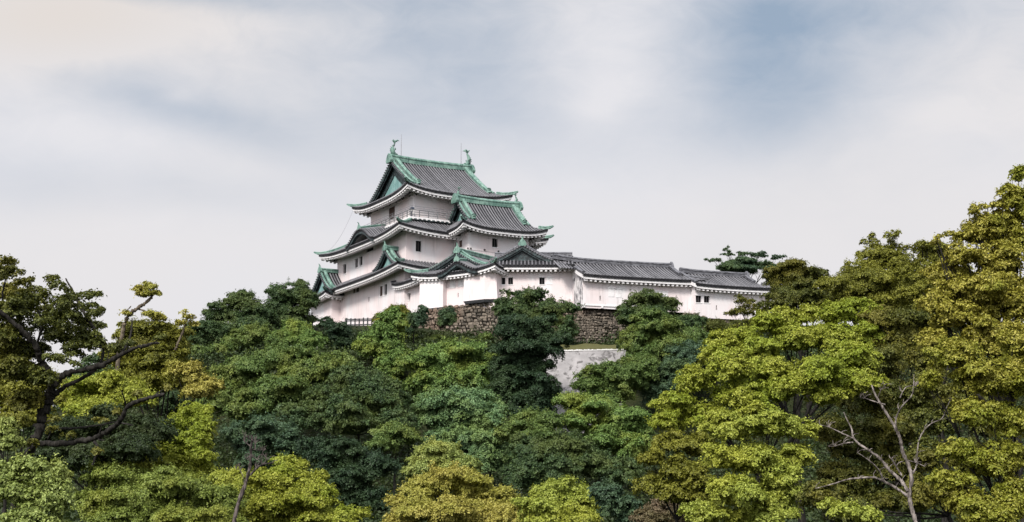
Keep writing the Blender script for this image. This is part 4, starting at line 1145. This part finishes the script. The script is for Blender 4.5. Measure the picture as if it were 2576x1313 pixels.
exec_trees = [
 # ---- beside and below the left face of the keep
 dict(label='dark bushy tree touching the left end of the tall tower', Y=177, kind='dark', size=.30, lobes=[(735,745,58,36),(700,770,40,34),(775,757,32,30),(735,805,62,42),(760,720,26,16),(690,800,36,36)]),
 dict(label='dark rounded tree on the skyline left of the tower, low dome shape', Y=173, kind='dark', size=.30, lobes=[(612,762,52,28),(560,790,52,28),(520,822,45,28),(640,790,45,34),(590,832,72,36),(660,840,40,34),(500,850,34,26)]),
 dict(label='bright ivy-green dome shaped tree below the left end of the tower', Y=166, kind='fresh', size=.30, lobes=[(745,832,44,28),(790,862,36,36),(708,852,40,28),(752,872,48,36)]),
 dict(label='dark grey-green bush close under the left face of the tower', Y=167, kind='deep', size=.28, lobes=[(850,836,38,32),(868,872,40,30),(818,812,26,16)]),
 dict(label='olive-tinted tree left of the bright dome shaped tree', Y=164, kind='mid', size=.30, lobes=[(640,842,50,30),(600,864,50,26),(690,864,30,32),(560,880,40,20),(500,892,44,24)]),
 dict(label='vine-covered column shaped tree between stone wall and tower base', Y=156, kind='fresh', size=.32, lobes=[(990,800,38,26),(975,832,50,30),(958,872,58,42),(990,915,42,44),(922,872,32,40),(965,945,46,34)]),
 dict(name='bush', cat='bush', label='round olive bush against the white wall left of the stone wall', Y=175, kind='olive', size=.26, lobes=[(992,790,38,24),(960,806,28,18),(1020,806,22,18)]),
 dict(name='bush', cat='bush', label='soft green bush at the left foot of the stone wall', Y=172, kind='blue', size=.26, lobes=[(1045,806,28,26),(1062,790,20,20),(1012,828,26,22)]),
 # ---- the big dark canopy at centre left
 dict(label='broad mid-green canopy with sunny top left of centre, below the tower', Y=142, kind='mid', size=.32, lobes=[(700,905,90,34),(620,930,80,40),(780,938,80,40),(560,970,60,44),(700,985,110,46),(850,918,60,36),(620,1030,90,46),(540,1010,50,36)]),
 dict(label='dark spreading tree right of the broad mid-green canopy', Y=137, kind='dark', size=.32, lobes=[(892,960,80,38),(950,1008,80,44),(830,1012,70,40),(880,1062,90,46),(990,1058,48,40),(770,1050,70,42),(985,1000,50,40)]),
 dict(label='blue-green small-crowned tree behind the broken dead snag', Y=118, kind='blue', size=.28, lobes=[(680,1080,78,40),(640,1122,58,40),(720,1120,50,40),(590,1090,40,36),(640,1165,60,30)]),
 dict(label='shaded dark green tree left of the golden bottom tree', Y=112, kind='deep', size=.26, lobes=[(850,1140,88,34),(930,1172,78,40),(880,1205,70,40),(832,1182,60,38),(962,1262,50,30),(900,1255,70,40),(800,1130,50,34)]),
 dict(label='small yellowish-green tree just above the shaded dark green tree', Y=124, kind='mid', size=.26, lobes=[(990,1092,58,32),(960,1118,44,26),(1030,1102,34,24)]),
 # ---- fresh vine slope at the centre
 dict(label='fresh green vine-draped tree directly below the stone wall', Y=153, kind='fresh', size=.34, lobes=[(1130,890,92,32),(1200,898,48,38),(1060,910,58,34),(1180,955,78,44),(1080,960,58,40),(1130,925,60,40),(1050,970,44,34)]),
 dict(label='large pale mint-green vine-draped tree near the centre', Y=140, kind='mint', size=.34, lobes=[(1170,1020,92,50),(1100,1050,68,44),(1212,1060,56,56),(1170,1100,78,46),(1080,1018,48,34),(1110,1110,50,36)]),
 dict(label='small leafy vine-green bush below the mint-green tree', Y=127, kind='mint', size=.30, lobes=[(1232,1122,56,38),(1258,1155,40,40),(1210,1165,46,34)]),
 # ---- tall dark trees in front of the gallery
 dict(label='tall dark tree reaching up to the gallery windows, wispy top', Y=169, kind='dark', size=.28, lobes=[(1330,748,48,24),(1300,778,58,32),(1388,782,58,34),(1262,785,36,24,None,'s'),(1275,752,24,26,None,'s'),(1425,832,30,44),(1340,830,70,40),(1360,735,22,14,None,'s')]),
 dict(label='tall dark tree standing in front of the stone wall, left of the concrete wall', Y=147, kind='deep', size=.30, lobes=[(1318,828,82,34),(1338,876,92,42),(1308,930,80,44),(1345,968,70,40),(1318,1020,58,42),(1390,990,34,34),(1330,1050,56,36),(1270,970,44,44),(1375,1018,32,34),(1345,1048,44,36),(1240,1010,40,40)]),
 dict(label='dark pointed tree in front of the long wing, spiky top', Y=169, kind='dark', size=.28, lobes=[(1612,752,46,22),(1662,764,46,26),(1580,786,38,28),(1642,800,78,38),(1735,812,48,24),(1690,775,30,26,None,'s'),(1630,733,16,12,None,'s')]),
 dict(label='leafy green tree in front of the dark pointed tree', Y=155, kind='mid', size=.30, lobes=[(1650,822,68,40),(1598,862,48,42),(1690,880,78,42),(1618,920,58,38),(1740,850,50,34)]),
 dict(label='small dark olive tree at the right side of the concrete wall', Y=147, kind='mid', size=.28, lobes=[(1528,940,54,30),(1565,955,54,38),(1482,962,46,36),(1530,990,62,38),(1595,950,40,46),(1592,915,30,28),(1500,1005,50,34),(1625,930,36,46)]),
 dict(label='dark blue-green tree between olive tree and bright yellow trees', Y=150, kind='blue', size=.30, lobes=[(1740,890,58,34),(1700,930,58,38),(1680,970,48,38),(1790,880,40,36),(1650,990,44,40)]),
 dict(label='light-topped green tree below the concrete wall, right of centre', Y=126, kind='fresh', size=.28, lobes=[(1482,1020,78,28),(1550,1050,78,38),(1600,1080,48,38),(1450,1060,58,38),(1522,1108,88,48),(1590,1130,56,44)]),
 dict(label='olive green tree below the tall dark trees, left of the light-topped tree', Y=120, kind='mid', size=.28, lobes=[(1330,1068,74,34),(1290,1092,48,34),(1380,1062,48,28),(1335,1112,70,42)]),
 dict(label='shaded green tree under the light-topped green tree', Y=114, kind='dark', size=.26, lobes=[(1335,1140,68,46),(1422,1125,58,46),(1490,1170,70,44),(1400,1190,70,42),(1560,1190,60,40),(1320,1200,60,40)]),
 # ---- front row along the bottom
 dict(label='pale green rounded treetop above the golden tree', Y=104, kind='pale', size=.24, lobes=[(1100,1140,68,34),(1060,1182,48,30),(1150,1175,50,40),(1100,1190,60,36)]),
 dict(label='golden olive tree at the bottom centre', Y=95, kind='gold', size=.24, lobes=[(1132,1208,82,38),(1062,1240,58,38),(1182,1240,58,34),(1032,1290,58,38),(1130,1290,108,44),(1262,1272,68,38),(1242,1310,88,40),(1010,1320,50,30)]),
 dict(label='bright lime tree at the bottom, right of the golden tree', Y=91, kind='lime', size=.24, lobes=[(1402,1240,74,38),(1360,1282,68,38),(1450,1270,56,38),(1400,1310,90,40),(1475,1305,40,30)]),
 dict(name='bush', cat='bush', label='dark teal bush at the bottom edge right of the lime tree', Y=86, kind='blue', size=.22, lobes=[(1560,1275,58,38),(1520,1240,50,34),(1600,1310,50,34)]),
 dict(name='bush', cat='bush', label='rusty brown-leaved bush at the bottom, left of the big yellow trees', Y=70, kind='rust', size=.17, lobes=[(1665,1280,54,30),(1640,1305,48,28),(1720,1300,48,30)]),
 dict(label='bright yellow-green spreading tree at the bottom, right of the dead snag', Y=90, kind='yellow', size=.24, lobes=[(722,1175,56,34),(682,1210,68,38),(772,1220,48,38),(640,1242,58,34),(742,1268,108,46),(855,1302,58,30),(660,1290,80,40),(790,1300,80,34)]),
 dict(label='upright yellow-green tree with pointed outline left of the blue-green tree', Y=86, kind='yellow', size=.22, lobes=[(482,1038,42,34),(510,1080,38,44),(440,1080,48,38),(482,1120,58,38),(420,1140,68,44),(400,1182,88,44),(508,1162,38,48),(470,1180,60,40)]),
 dict(label='bright yellow domed treetop beneath the long bare limb', Y=85, kind='yellow', size=.20, lobes=[(262,972,86,34),(190,1000,50,34),(330,1000,68,34),(250,1022,78,30),(215,1040,60,28)]),
 dict(label='wide green-olive tree along the bottom left', Y=79, kind='moss', size=.20, lobes=[(300,1200,88,38),(420,1222,88,38),(350,1260,98,44),(500,1240,68,38),(250,1272,78,44),(565,1262,58,38),(420,1302,108,40),(300,1310,90,40),(530,1305,80,36)]),
 dict(label='yellow-olive tree between the wide olive tree and the spreading yellow one', Y=84, kind='lime', size=.21, lobes=[(560,1215,58,30),(600,1195,30,22),(470,1205,60,28),(590,1240,40,30)]),
 # ---- left side
 dict(label='pale green tree of big leaves in the bottom left corner', Y=47, kind='pale', size=.19, lobes=[(122,1190,58,38),(62,1172,48,30),(142,1250,46,56),(62,1240,58,48),(62,1302,58,38),(10,1210,40,50),(130,1310,50,30)]),
 dict(label='pale green leafy branch tree at the left edge, halfway up the slope', Y=50, kind='pale', size=.18, lobes=[(14,1080,44,28),(20,1115,36,26)]),
 dict(label='rounded brownish-olive tree left of the skyline domes', Y=101, kind='olive', size=.24, lobes=[(380,830,78,28),(330,852,58,34),(430,862,54,38),(400,902,68,42),(300,902,48,34),(442,922,48,38),(470,952,66,36),(505,975,52,28),(385,960,58,38),(340,930,60,40)]),
 dict(label='tan-leaved tree in front of the rounded brownish-olive tree', Y=97, kind='gold', size=.22, lobes=[(482,945,52,26),(525,968,40,22),(440,930,36,22),(500,985,50,24)], dens=.8),
 dict(label='dim green tree seen through the gap of the leaning limbed tree', Y=112, kind='dark', size=.24, lobes=[(240,930,54,30),(200,960,50,36),(290,960,60,40),(330,1000,70,40),(420,1020,60,40)]),
 dict(label='dark shaded tree in the gap below the bare limb at left', Y=82, kind='under', size=.20, lobes=[(300,1068,80,40),(380,1080,70,44),(220,1080,70,40),(150,1090,70,44),(330,1130,80,44),(210,1150,80,44),(120,1140,60,40),(80,1060,60,40)]),
 dict(label='bright olive tree behind the lower trunk at the left edge', Y=62, kind='olive', size=.19, lobes=[(60,975,66,34),(30,1010,60,36),(100,1015,50,36),(60,1050,66,34),(0,960,40,40),(130,960,40,30)]),
 # ---- right side
 dict(name='pine_tree', cat='pine tree', label='blue-green pine with flat sprays on the skyline behind the short right wing', Y=201, kind='blue', size=.24, dens=1.5, lobes=[(1860,672,60,18),(1850,662,42,15,None,'s'),(1832,640,18,10,None,'s'),(1908,642,38,9,None,'s'),(1796,656,26,6,None,'s'),(1925,668,40,16,None,'s'),(1880,680,54,15,None,'s'),(1955,648,26,7,None,'s'),(1865,640,20,7,None,'s'),(1828,627,9,9,None,'s'),(1820,676,30,10,None,'s'),(1960,680,40,16)]),
 dict(name='bush', cat='bush', label='green creeper hanging on the stone wall below the left bay of the gatehouse', Y=179.3, kind='blue', size=.22, lobes=[(1130,790,24,22),(1118,806,20,20),(1140,812,18,18)], limbs=False),
 dict(name='bush', cat='bush', label='low weedy bush along the foot of the stone wall', Y=175.5, kind='mid', size=.24, lobes=[(1085,862,34,16),(1150,866,40,16),(1215,862,36,20),(1040,855,26,20)], limbs=False),
 dict(name='bush', cat='bush', label='low olive bush under the paired windows of the short right wing', Y=174, kind='dolive', size=.24, lobes=[(1800,822,36,20),(1850,826,40,20),(1755,812,26,18)], limbs=False),
 dict(label='dark olive tree overlapping the right end of the short right wing', Y=148, kind='dolive', size=.27, lobes=[(1990,690,66,28),(2050,702,48,28),(1952,702,38,34),(2000,740,86,36),(2068,752,48,34),(1930,770,48,28,None,'s'),(2010,780,70,28,None,'s')], trunk_px=2040),
 dict(label='small dark olive tree in front of the white end wall at right', Y=152, kind='dolive', size=.25, lobes=[(1868,757,34,18,None,'s'),(1895,785,46,24,None,'s'),(1845,790,26,16,None,'s'),(1935,800,40,24,None,'s'),(1880,815,40,18,None,'s')]),
 dict(label='tall olive tree with two leafy spires against the sky', Y=112, kind='olive', size=.24, lobes=[(2238,592,26,30,None,'s'),(2196,612,28,28,None,'s'),(2222,630,40,28,None,'s'),(2262,625,30,26,None,'s'),(2212,650,58,32),(2160,684,58,32),(2262,662,48,36),(2110,720,50,34),(2205,712,96,38),(2290,712,68,46),(2150,750,70,36),(2250,760,80,40)], trunk_px=2250),
 dict(label='olive tree filling the skyline between the two spires and the amber maple', Y=96, kind='olive', size=.22, lobes=[(2318,622,40,28,None,'s'),(2360,640,48,34),(2330,690,64,44),(2400,700,60,44),(2340,750,80,48),(2420,760,60,50)]),
 dict(label='sunny yellow tree in front of the white wing end', Y=80, kind='yellow', size=.21, lobes=[(1870,842,48,28),(1822,862,48,28),(1930,812,46,34),(1980,800,46,28),(2030,790,36,28),(2092,792,48,38),(2132,782,38,38),(2185,792,48,38),(1900,882,68,38),(2000,852,78,44),(2100,852,68,44),(1800,895,50,30),(2180,850,60,44)]),
 dict(label='large bright yellow-green maple right of centre', Y=68, kind='yellow', size=.19, lobes=[(1840,930,66,38),(1742,960,56,38),(1702,1010,56,38),(1932,932,76,42),(1850,1000,76,38),(1960,982,76,38),(2060,932,76,42),(2150,902,76,46),(2082,990,66,38),(1682,1060,48,34),(1780,1052,66,38),(1900,1040,60,40),(2160,960,60,40)]),
 dict(label='yellow-green maple in the lower right, left of the bleached dead tree', Y=61, kind='lime', size=.18, lobes=[(1850,1080,76,38),(1952,1070,66,38),(1822,1152,66,38),(1902,1160,76,46),(1852,1240,86,46),(1782,1290,66,38),(1952,1250,76,46),(2000,1150,56,38),(1900,1302,86,38),(2010,1080,50,34),(1960,1200,56,40)]),
 dict(label='olive green tree at the lower left side of the yellow-green maples', Y=66, kind='olive', size=.18, lobes=[(1682,1112,48,30),(1750,1122,58,38),(1642,1222,56,32),(1702,1182,48,34),(1750,1200,56,44),(1640,1150,40,30),(1700,1240,60,36),(1760,1250,50,40)]),
 dict(label='deep shaded tree behind the bleached dead tree', Y=72, kind='dolive', size=.19, lobes=[(2200,1000,100,56),(2260,1080,90,56),(2150,1120,80,50),(2250,1170,90,56),(2120,1200,70,50),(2300,1000,70,50),(2220,920,80,44),(2180,1260,90,50),(2300,1250,80,60),(2080,1080,60,44)]),
 dict(label='dark leafy tree in the shade behind the golden amber maple', Y=54, kind='dolive', size=.16, lobes=[(2350,1060,60,50),(2420,1000,60,50),(2330,1150,50,50),(2400,1240,60,50),(2480,1060,60,60),(2310,1250,50,50),(2340,960,50,44),(2440,1160,60,50),(2060,1250,60,40),(2120,1290,60,40)], trunk_px=2450),
 dict(label='low yellow-green sapling at the foot of the bleached dead tree', Y=41, kind='lime', size=.14, lobes=[(2130,1285,50,24),(2180,1300,46,24),(2080,1270,40,20,None,'s')]),
 dict(label='green middle-storey tree left of the amber maple, under the skyline', Y=78, kind='dolive', size=.20, lobes=[(2280,820,70,46),(2350,830,60,50),(2250,870,70,40),(2330,900,60,44),(2220,800,50,36)]),
 dict(label='tall dark amber maple rising at the right edge', Y=40, kind='amber', size=.125, lobes=[(2562,440,24,26),(2540,500,40,38),(2576,520,44,56),(2530,560,54,40),(2490,580,50,36),(2470,550,40,24,None,'s'),(2482,520,44,14,None,'s'),(2450,535,24,12,None,'s'),(2562,600,60,50),(2452,590,50,36),(2400,590,30,16,None,'s'),(2520,650,76,56),(2422,642,56,38),(2380,692,56,46),(2352,605,22,16,None,'s'),(2480,730,96,56),(2562,760,56,76),(2486,778,56,44),(2440,740,50,40),(2400,792,76,46),(2500,850,96,56),(2342,862,46,36),(2350,760,50,40)], trunk_px=2600),
 dict(label='golden amber maple filling the lower right edge', Y=33, kind='amber', size=.115, lobes=[(2400,892,76,46),(2342,962,34,30),(2480,952,86,56),(2552,952,56,76),(2452,1042,66,46),(2540,1062,66,56),(2402,1132,56,34),(2500,1160,86,56),(2382,1212,56,34),(2452,1272,76,46),(2552,1262,56,66),(2480,1310,80,40),(2560,860,50,60)], trunk_px=2620),
]
for i, t in enumerate(exec_trees):
    t = dict(t); nm = t.pop('name', 'tree'); ct = t.pop('cat', 'tree')
    tree(nm, ct, seed=i + 1, **t)

# ---- the leaning tree with heavy dark limbs at the left edge
def px_path(pts, Y, dY=0.0):
    n = len(pts); return [at(p[0], p[1], Y + (p[2] if len(p) > 2 else dY * i / max(1, n - 1))) for i, p in enumerate(pts)]
def smooth_path(P, it=2):
    P = [np.array(p) for p in P]
    for _ in range(it):
        Q = [P[0]]
        for a, b in zip(P[:-1], P[1:]): Q += [a * .75 + b * .25, a * .25 + b * .75]
        P = Q + [P[-1]]
    return P
def limb_mesh(mb, pts, Y, r0, r1, g, n=9, rough=0.20, dY=0.0):
    P = smooth_path(px_path(pts, Y, dY), 3); k = len(P)
    rr = np.linspace(1, 0, k) ** 0.8 * (r0 - r1) + r1
    P = [p + g.normal(0, rough * r, 3) for p, r in zip(P, rr)]
    mb.tube(P, rr * (1 + g.normal(0, .12, k)), n)
def leaning_tree():
    g = np.random.default_rng(77); Y = 52
    base = at(28, 1330, Y); base[2] = 0.0
    root = thing('tree', base, 'big leaning tree with heavy dark bare limbs and thin leafy top at the left edge', 'tree')
    mb = MB(); k = ppm(Y); R = lambda px: px / k
    lim = lambda pts, a, b, dY=0.0: limb_mesh(mb, pts, Y, R(a) * .62, R(b) * .62, g, dY=dY)
    lim([(20, 1500), (38, 1300), (58, 1180), (88, 1115), (112, 1040), (128, 985)], 24, 19)
    lim([(128, 990), (128, 940), (100, 905), (92, 870), (60, 835), (10, 790), (-40, 760)], 16, 6, -2)
    lim([(100, 905), (92, 860), (110, 820), (95, 780)], 7, 3, -1)
    lim([(128, 985), (150, 945), (205, 930), (250, 922), (300, 895), (345, 872), (400, 862)], 15, 4, -1)
    lim([(130, 1000), (165, 970), (210, 950), (255, 920), (262, 870)], 11, 4, 1)
    lim([(225, 930), (300, 900), (330, 850), (332, 800)], 7, 2, 1.5)
    lim([(262, 880), (240, 830), (205, 780), (190, 745), (165, 700)], 8, 2.5, 2)
    lim([(60, 1150), (88, 1114), (150, 1116), (235, 1106), (270, 1082), (305, 1062), (318, 1020), (360, 1005), (412, 992)], 13, 6, -3)
    lim([(235, 1106), (250, 1130), (232, 1170)], 6, 3, -1)
    lim([(306, 1064), (335, 1070)], 4, 1.5, -1); lim([(318, 1022), (312, 1000), (306, 985)], 4, 1.5, -1)
    lim([(95, 1112), (85, 1102), (92, 1098)], 4, 2, -.5); lim([(240, 1104), (262, 1108)], 4, 1.5, -.5)
    lim([(135, 1080), (220, 1075), (300, 1060)], 6, 2, 1.5)
    lim([(10, 790), (5, 740), (15, 700), (20, 665)], 5, 2, .5); lim([(60, 835), (40, 770), (60, 720)], 5, 2, .8)
    obj('trunk', mb, BARK, root, smooth=True)
    V = []
    for l in [(18,662,44,20,'s'),(36,688,32,18,'s'),(-5,690,40,26),(150,722,34,22,'s'),(110,745,30,22,'s'),(205,748,34,18,'s'),(232,742,20,12,'s'),(170,770,54,22,'s'),(95,775,52,26,'s'),(40,775,56,40),(10,830,60,46),(80,825,60,36,'s'),(150,812,66,28,'s'),(215,815,44,28,'s'),(60,880,60,40),(20,920,60,50),(130,850,50,24,'s'),(250,855,30,20,'s'),(200,850,50,20,'s'),(235,790,40,20,'s'),(90,935,36,30),(60,712,30,20,'s'),(15,735,50,30),(60,760,40,30),(120,790,56,30,'s'),(180,790,50,24,'s'),(215,770,34,18,'s'),(150,850,60,28,'s'),(40,930,50,40),(225,850,34,18,'s'),(85,880,44,30),(130,700,14,14,'s'),(235,820,30,16,'s'),(110,950,40,26),(150,905,44,24,'s'),(300,880,40,20,'s'),(350,865,34,16,'s'),(60,1010,50,36),(190,890,40,20,'s'),(75,740,30,24,'s'),(0,860,50,44),(150,832,50,34,'s'),(210,832,44,30,'s'),(110,805,40,30,'s'),(190,870,50,24,'s'),(245,870,40,24,'s'),(175,760,40,30,'s')]:
        c = at(l[0], l[1], Y + g.uniform(-1.5, 2.0)); kk = ppm(Y)
        V.append(ragged(c, (l[2] / kk, l[2] / kk, l[3] / kk), .115, g, 0.9, len(l) > 4))
    for (x, y) in [(300,1050),(345,1010),(395,990),(250,1090),(180,1108),(120,1104),(320,880),(380,866),(215,925),(270,905),(120,1060),(70,1140),(235,1165)]:
        an = -1.57 + g.normal(0, .8); tl = g.uniform(14, 34); e = (x + tl * math.cos(an), y + tl * math.sin(an))
        m2 = MB(); limb_mesh(m2, [(x, y), ((x + e[0]) / 2 + g.normal(0, 3), (y + e[1]) / 2), e], Y - 1.5, R(1.8), R(.6), g, 5); obj('twig', m2, BARK, root, smooth=True)
        V.append(lobe_leaves(at(e[0], e[1], Y - 1.5), (g.uniform(10, 20) / k, g.uniform(10, 20) / k, g.uniform(6, 11) / k), .115, g, 1.0, True))
    quads_mesh('crown', np.concatenate(V), LEAF['dolive'], root)
leaning_tree()
def sprout_tree():
    g = np.random.default_rng(78); Y = 99
    base = at(300, 1000, Y); base[2] = ground_z(base[0], Y)
    root = thing('tree', base, 'bent bare stem with golden leaf tufts rising above the rounded olive tree', 'tree')
    mb = MB(); k = ppm(Y); R = lambda px: px / k
    lim = lambda pts, a, b: limb_mesh(mb, pts, Y, R(a) * .65, R(b) * .7, g)
    lim([(285, 1050), (300, 880), (312, 815), (322, 795), (345, 775), (368, 762), (388, 738)], 10, 4)
    lim([(345, 775), (370, 785), (392, 795)], 4, 2); lim([(322, 795), (318, 782), (330, 770)], 3, 1.5); lim([(385, 742), (372, 735), (362, 725)], 4, 2)
    lim([(440, 880), (462, 830), (470, 805), (478, 790)], 5, 2)
    obj('trunk', mb, f_barkmat, root, smooth=True)
    V = []
    for l in [(352,727,20,9),(374,722,20,10),(388,736,14,8),(364,740,24,7),(395,797,22,12),(378,788,16,8),(470,796,22,14,'s'),(448,812,20,12,'s'),(310,788,16,9,'s'),(484,815,16,14,'s')]:
        c = at(l[0], l[1], Y + g.uniform(-.5, .5))
        V.append(ragged(c, (l[2] / k, l[2] / k, l[3] / k), .145, g, 1.0, len(l) > 4))
    quads_mesh('crown', np.concatenate(V), LEAF['gold'], root)
f_barkmat = mat('brown_bark', f_bark((0.05, 0.04, 0.03), (0.20, 0.165, 0.12)))  # lighter brown bark for the bent stem
sprout_tree()
# ---- dead trees
def dead_tree(label, Y, base_px, limbs, m, seed, twigs=2, thin=.50):
    g = np.random.default_rng(seed); base = at(*base_px, Y); base[2] = ground_z(base[0], Y)
    root = thing('dead_tree', base, label, 'dead tree'); k = ppm(Y)
    for i, (pts, a, b) in enumerate(limbs):
        mb = MB()
        limb_mesh(mb, pts, Y, a / k * thin, b / k * thin, g, 7, .10, g.uniform(-.6, .6) if i else 0)
        if i:
            for _ in range(twigs + 5):
                j = g.integers(1, len(pts)); p = np.array(pts[j][:2], float); an = g.uniform(-2.6, -.5); ln = g.uniform(8, 22)
                limb_mesh(mb, [tuple(p), tuple(p + ln * .5 * np.array([math.cos(an), math.sin(an)])), tuple(p + ln * np.array([math.cos(an + .4), math.sin(an + .4)]))], Y, max(.9, b * .6) / k, .5 / k, g, 5)
        obj('trunk' if i == 0 else 'limb', mb, m, root, smooth=True)
q8 = lambda L: [((2800 + x / 1.7507) / 1.523, (1250 + y / 1.7507) / 1.523) for x, y in L]
dead_tree('bleached dead tree with bare forked pale limbs at lower right', 42, (2295, 1400), [
    (q8([(1290, 1560), (1245, 1312), (1215, 1235), (1195, 1140), (1215, 1030), (1195, 930), (1155, 860), (1140, 760), (1110, 690), (1060, 610), (1020, 545), (985, 490), (960, 440), (945, 395)]), 13, 2.5),
    (q8([(1195, 1145), (1110, 1085), (1020, 1035), (960, 1010), (860, 1018), (780, 1025), (700, 1055), (568, 1088)]), 8, 1.5),
    (q8([(1190, 1110), (1150, 1040), (1060, 965), (1010, 890), (930, 835), (850, 785), (815, 740), (815, 690), (780, 630), (757, 575)]), 9, 1.5),
    (q8([(815, 750), (740, 715), (660, 675), (600, 662)]), 4, 1.2),
    (q8([(1020, 1030), (1000, 965), (930, 900), (850, 848)]), 5, 1.5),
    (q8([(820, 778), (755, 785), (700, 805), (655, 805)]), 4, 1.5),
    (q8([(1105, 690), (1105, 620), (1130, 560), (1160, 520), (1220, 465), (1225, 400), (1228, 320)]), 5, 1.2),
    (q8([(1135, 480), (1150, 440), (1180, 400), (1240, 400), (1290, 365)]), 3.5, 1),
    (q8([(1035, 525), (960, 505), (900, 482), (870, 480)]), 3.5, 1.2),
    (q8([(1212, 1000), (1250, 940), (1248, 860), (1260, 760), (1300, 690), (1350, 645), (1420, 625), (1440, 560), (1470, 500)]), 4.5, 1),
    (q8([(1145, 1000), (1110, 940), (1078, 890)]), 5, 2.5),
    (q8([(1190, 900), (1250, 915), (1300, 940)]), 2.5, 1),
    (q8([(985, 480), (1005, 430), (1030, 395)]), 2.5, 1),
], DEADBARK, 5)
q2 = lambda L: [((x / 2.188) / 1.523, (1400 + y / 2.188) / 1.523) for x, y in L]
dead_tree('broken grey snag with short bare twigs, bottom left of centre', 75, (592, 1340), [
    (q2([(1950, 1420), (1985, 1180), (2050, 1020), (2085, 900), (2105, 780), (2100, 690), (2120, 620), (2105, 590)]), 9, 3.5),
    (q2([(2095, 920), (2150, 860), (2200, 825), (2285, 818)]), 5, 2),
    (q2([(2110, 700), (2160, 712), (2200, 708)]), 2.5, .8), (q2([(2105, 680), (2070, 655), (2055, 645)]), 2.5, .8),
    (q2([(2125, 640), (2085, 610), (2070, 598)]), 3.5, 1.5), (q2([(2140, 700), (2140, 650), (2135, 620)]), 3, 1),
    (q2([(2100, 800), (2065, 785), (2050, 755)]), 2, .8), (q2([(2200, 830), (2240, 790), (2200, 730)]), 2, .8),
    (q2([(2115, 760), (2160, 790), (2180, 810)]), 2, .8), (q2([(2060, 1000), (2020, 875), (1980, 870)]), 1.5, .6),
], SNAGBARK, 6, 2, .62)
# dark diagonal branches of the maple at the right edge
# ---- undergrowth over the wooded slope
def undergrowth():
    g = np.random.default_rng(21); n = 30000
    X = g.uniform(-70, 75, n); Y = 176 - 100 * g.uniform(0, 1, n) ** 1.6
    ok = ~((np.abs(X - 6.0) < 9.5) & (Y > 146) & (Y < 166)); X, Y = X[ok], Y[ok]
    keep = ground_z(X, Y) if False else None
    V = []
    for x, y in zip(X, Y):
        z = float(ground_z(x, y)); s = 0.30 if y > 100 else .24
        m = 12
        P = np.array([x, y, z + .5]) + g.normal(0, 1, (m, 3)) * np.array([.6, .6, .4])
        V.append(leaves(P, g.normal(0, .5, (m, 3)) + np.array([0, 0, .9]), s * 1.2, g, jit=.5))
    V = np.concatenate(V)
    root = bpy.data.objects.new('undergrowth', bpy.data.meshes.new('undergrowth'))
    n = len(V); me = root.data
    me.vertices.add(n * 4); me.vertices.foreach_set('co', V.reshape(-1).astype(np.float32))
    me.loops.add(n * 4); me.loops.foreach_set('vertex_index', np.arange(n * 4, dtype=np.int32))
    me.polygons.add(n); me.polygons.foreach_set('loop_start', np.arange(0, n * 4, 4, dtype=np.int32))
    me.update(calc_edges=True); me.materials.append(LEAF['under']); COL.objects.link(root); root['kind'] = 'stuff'
undergrowth()
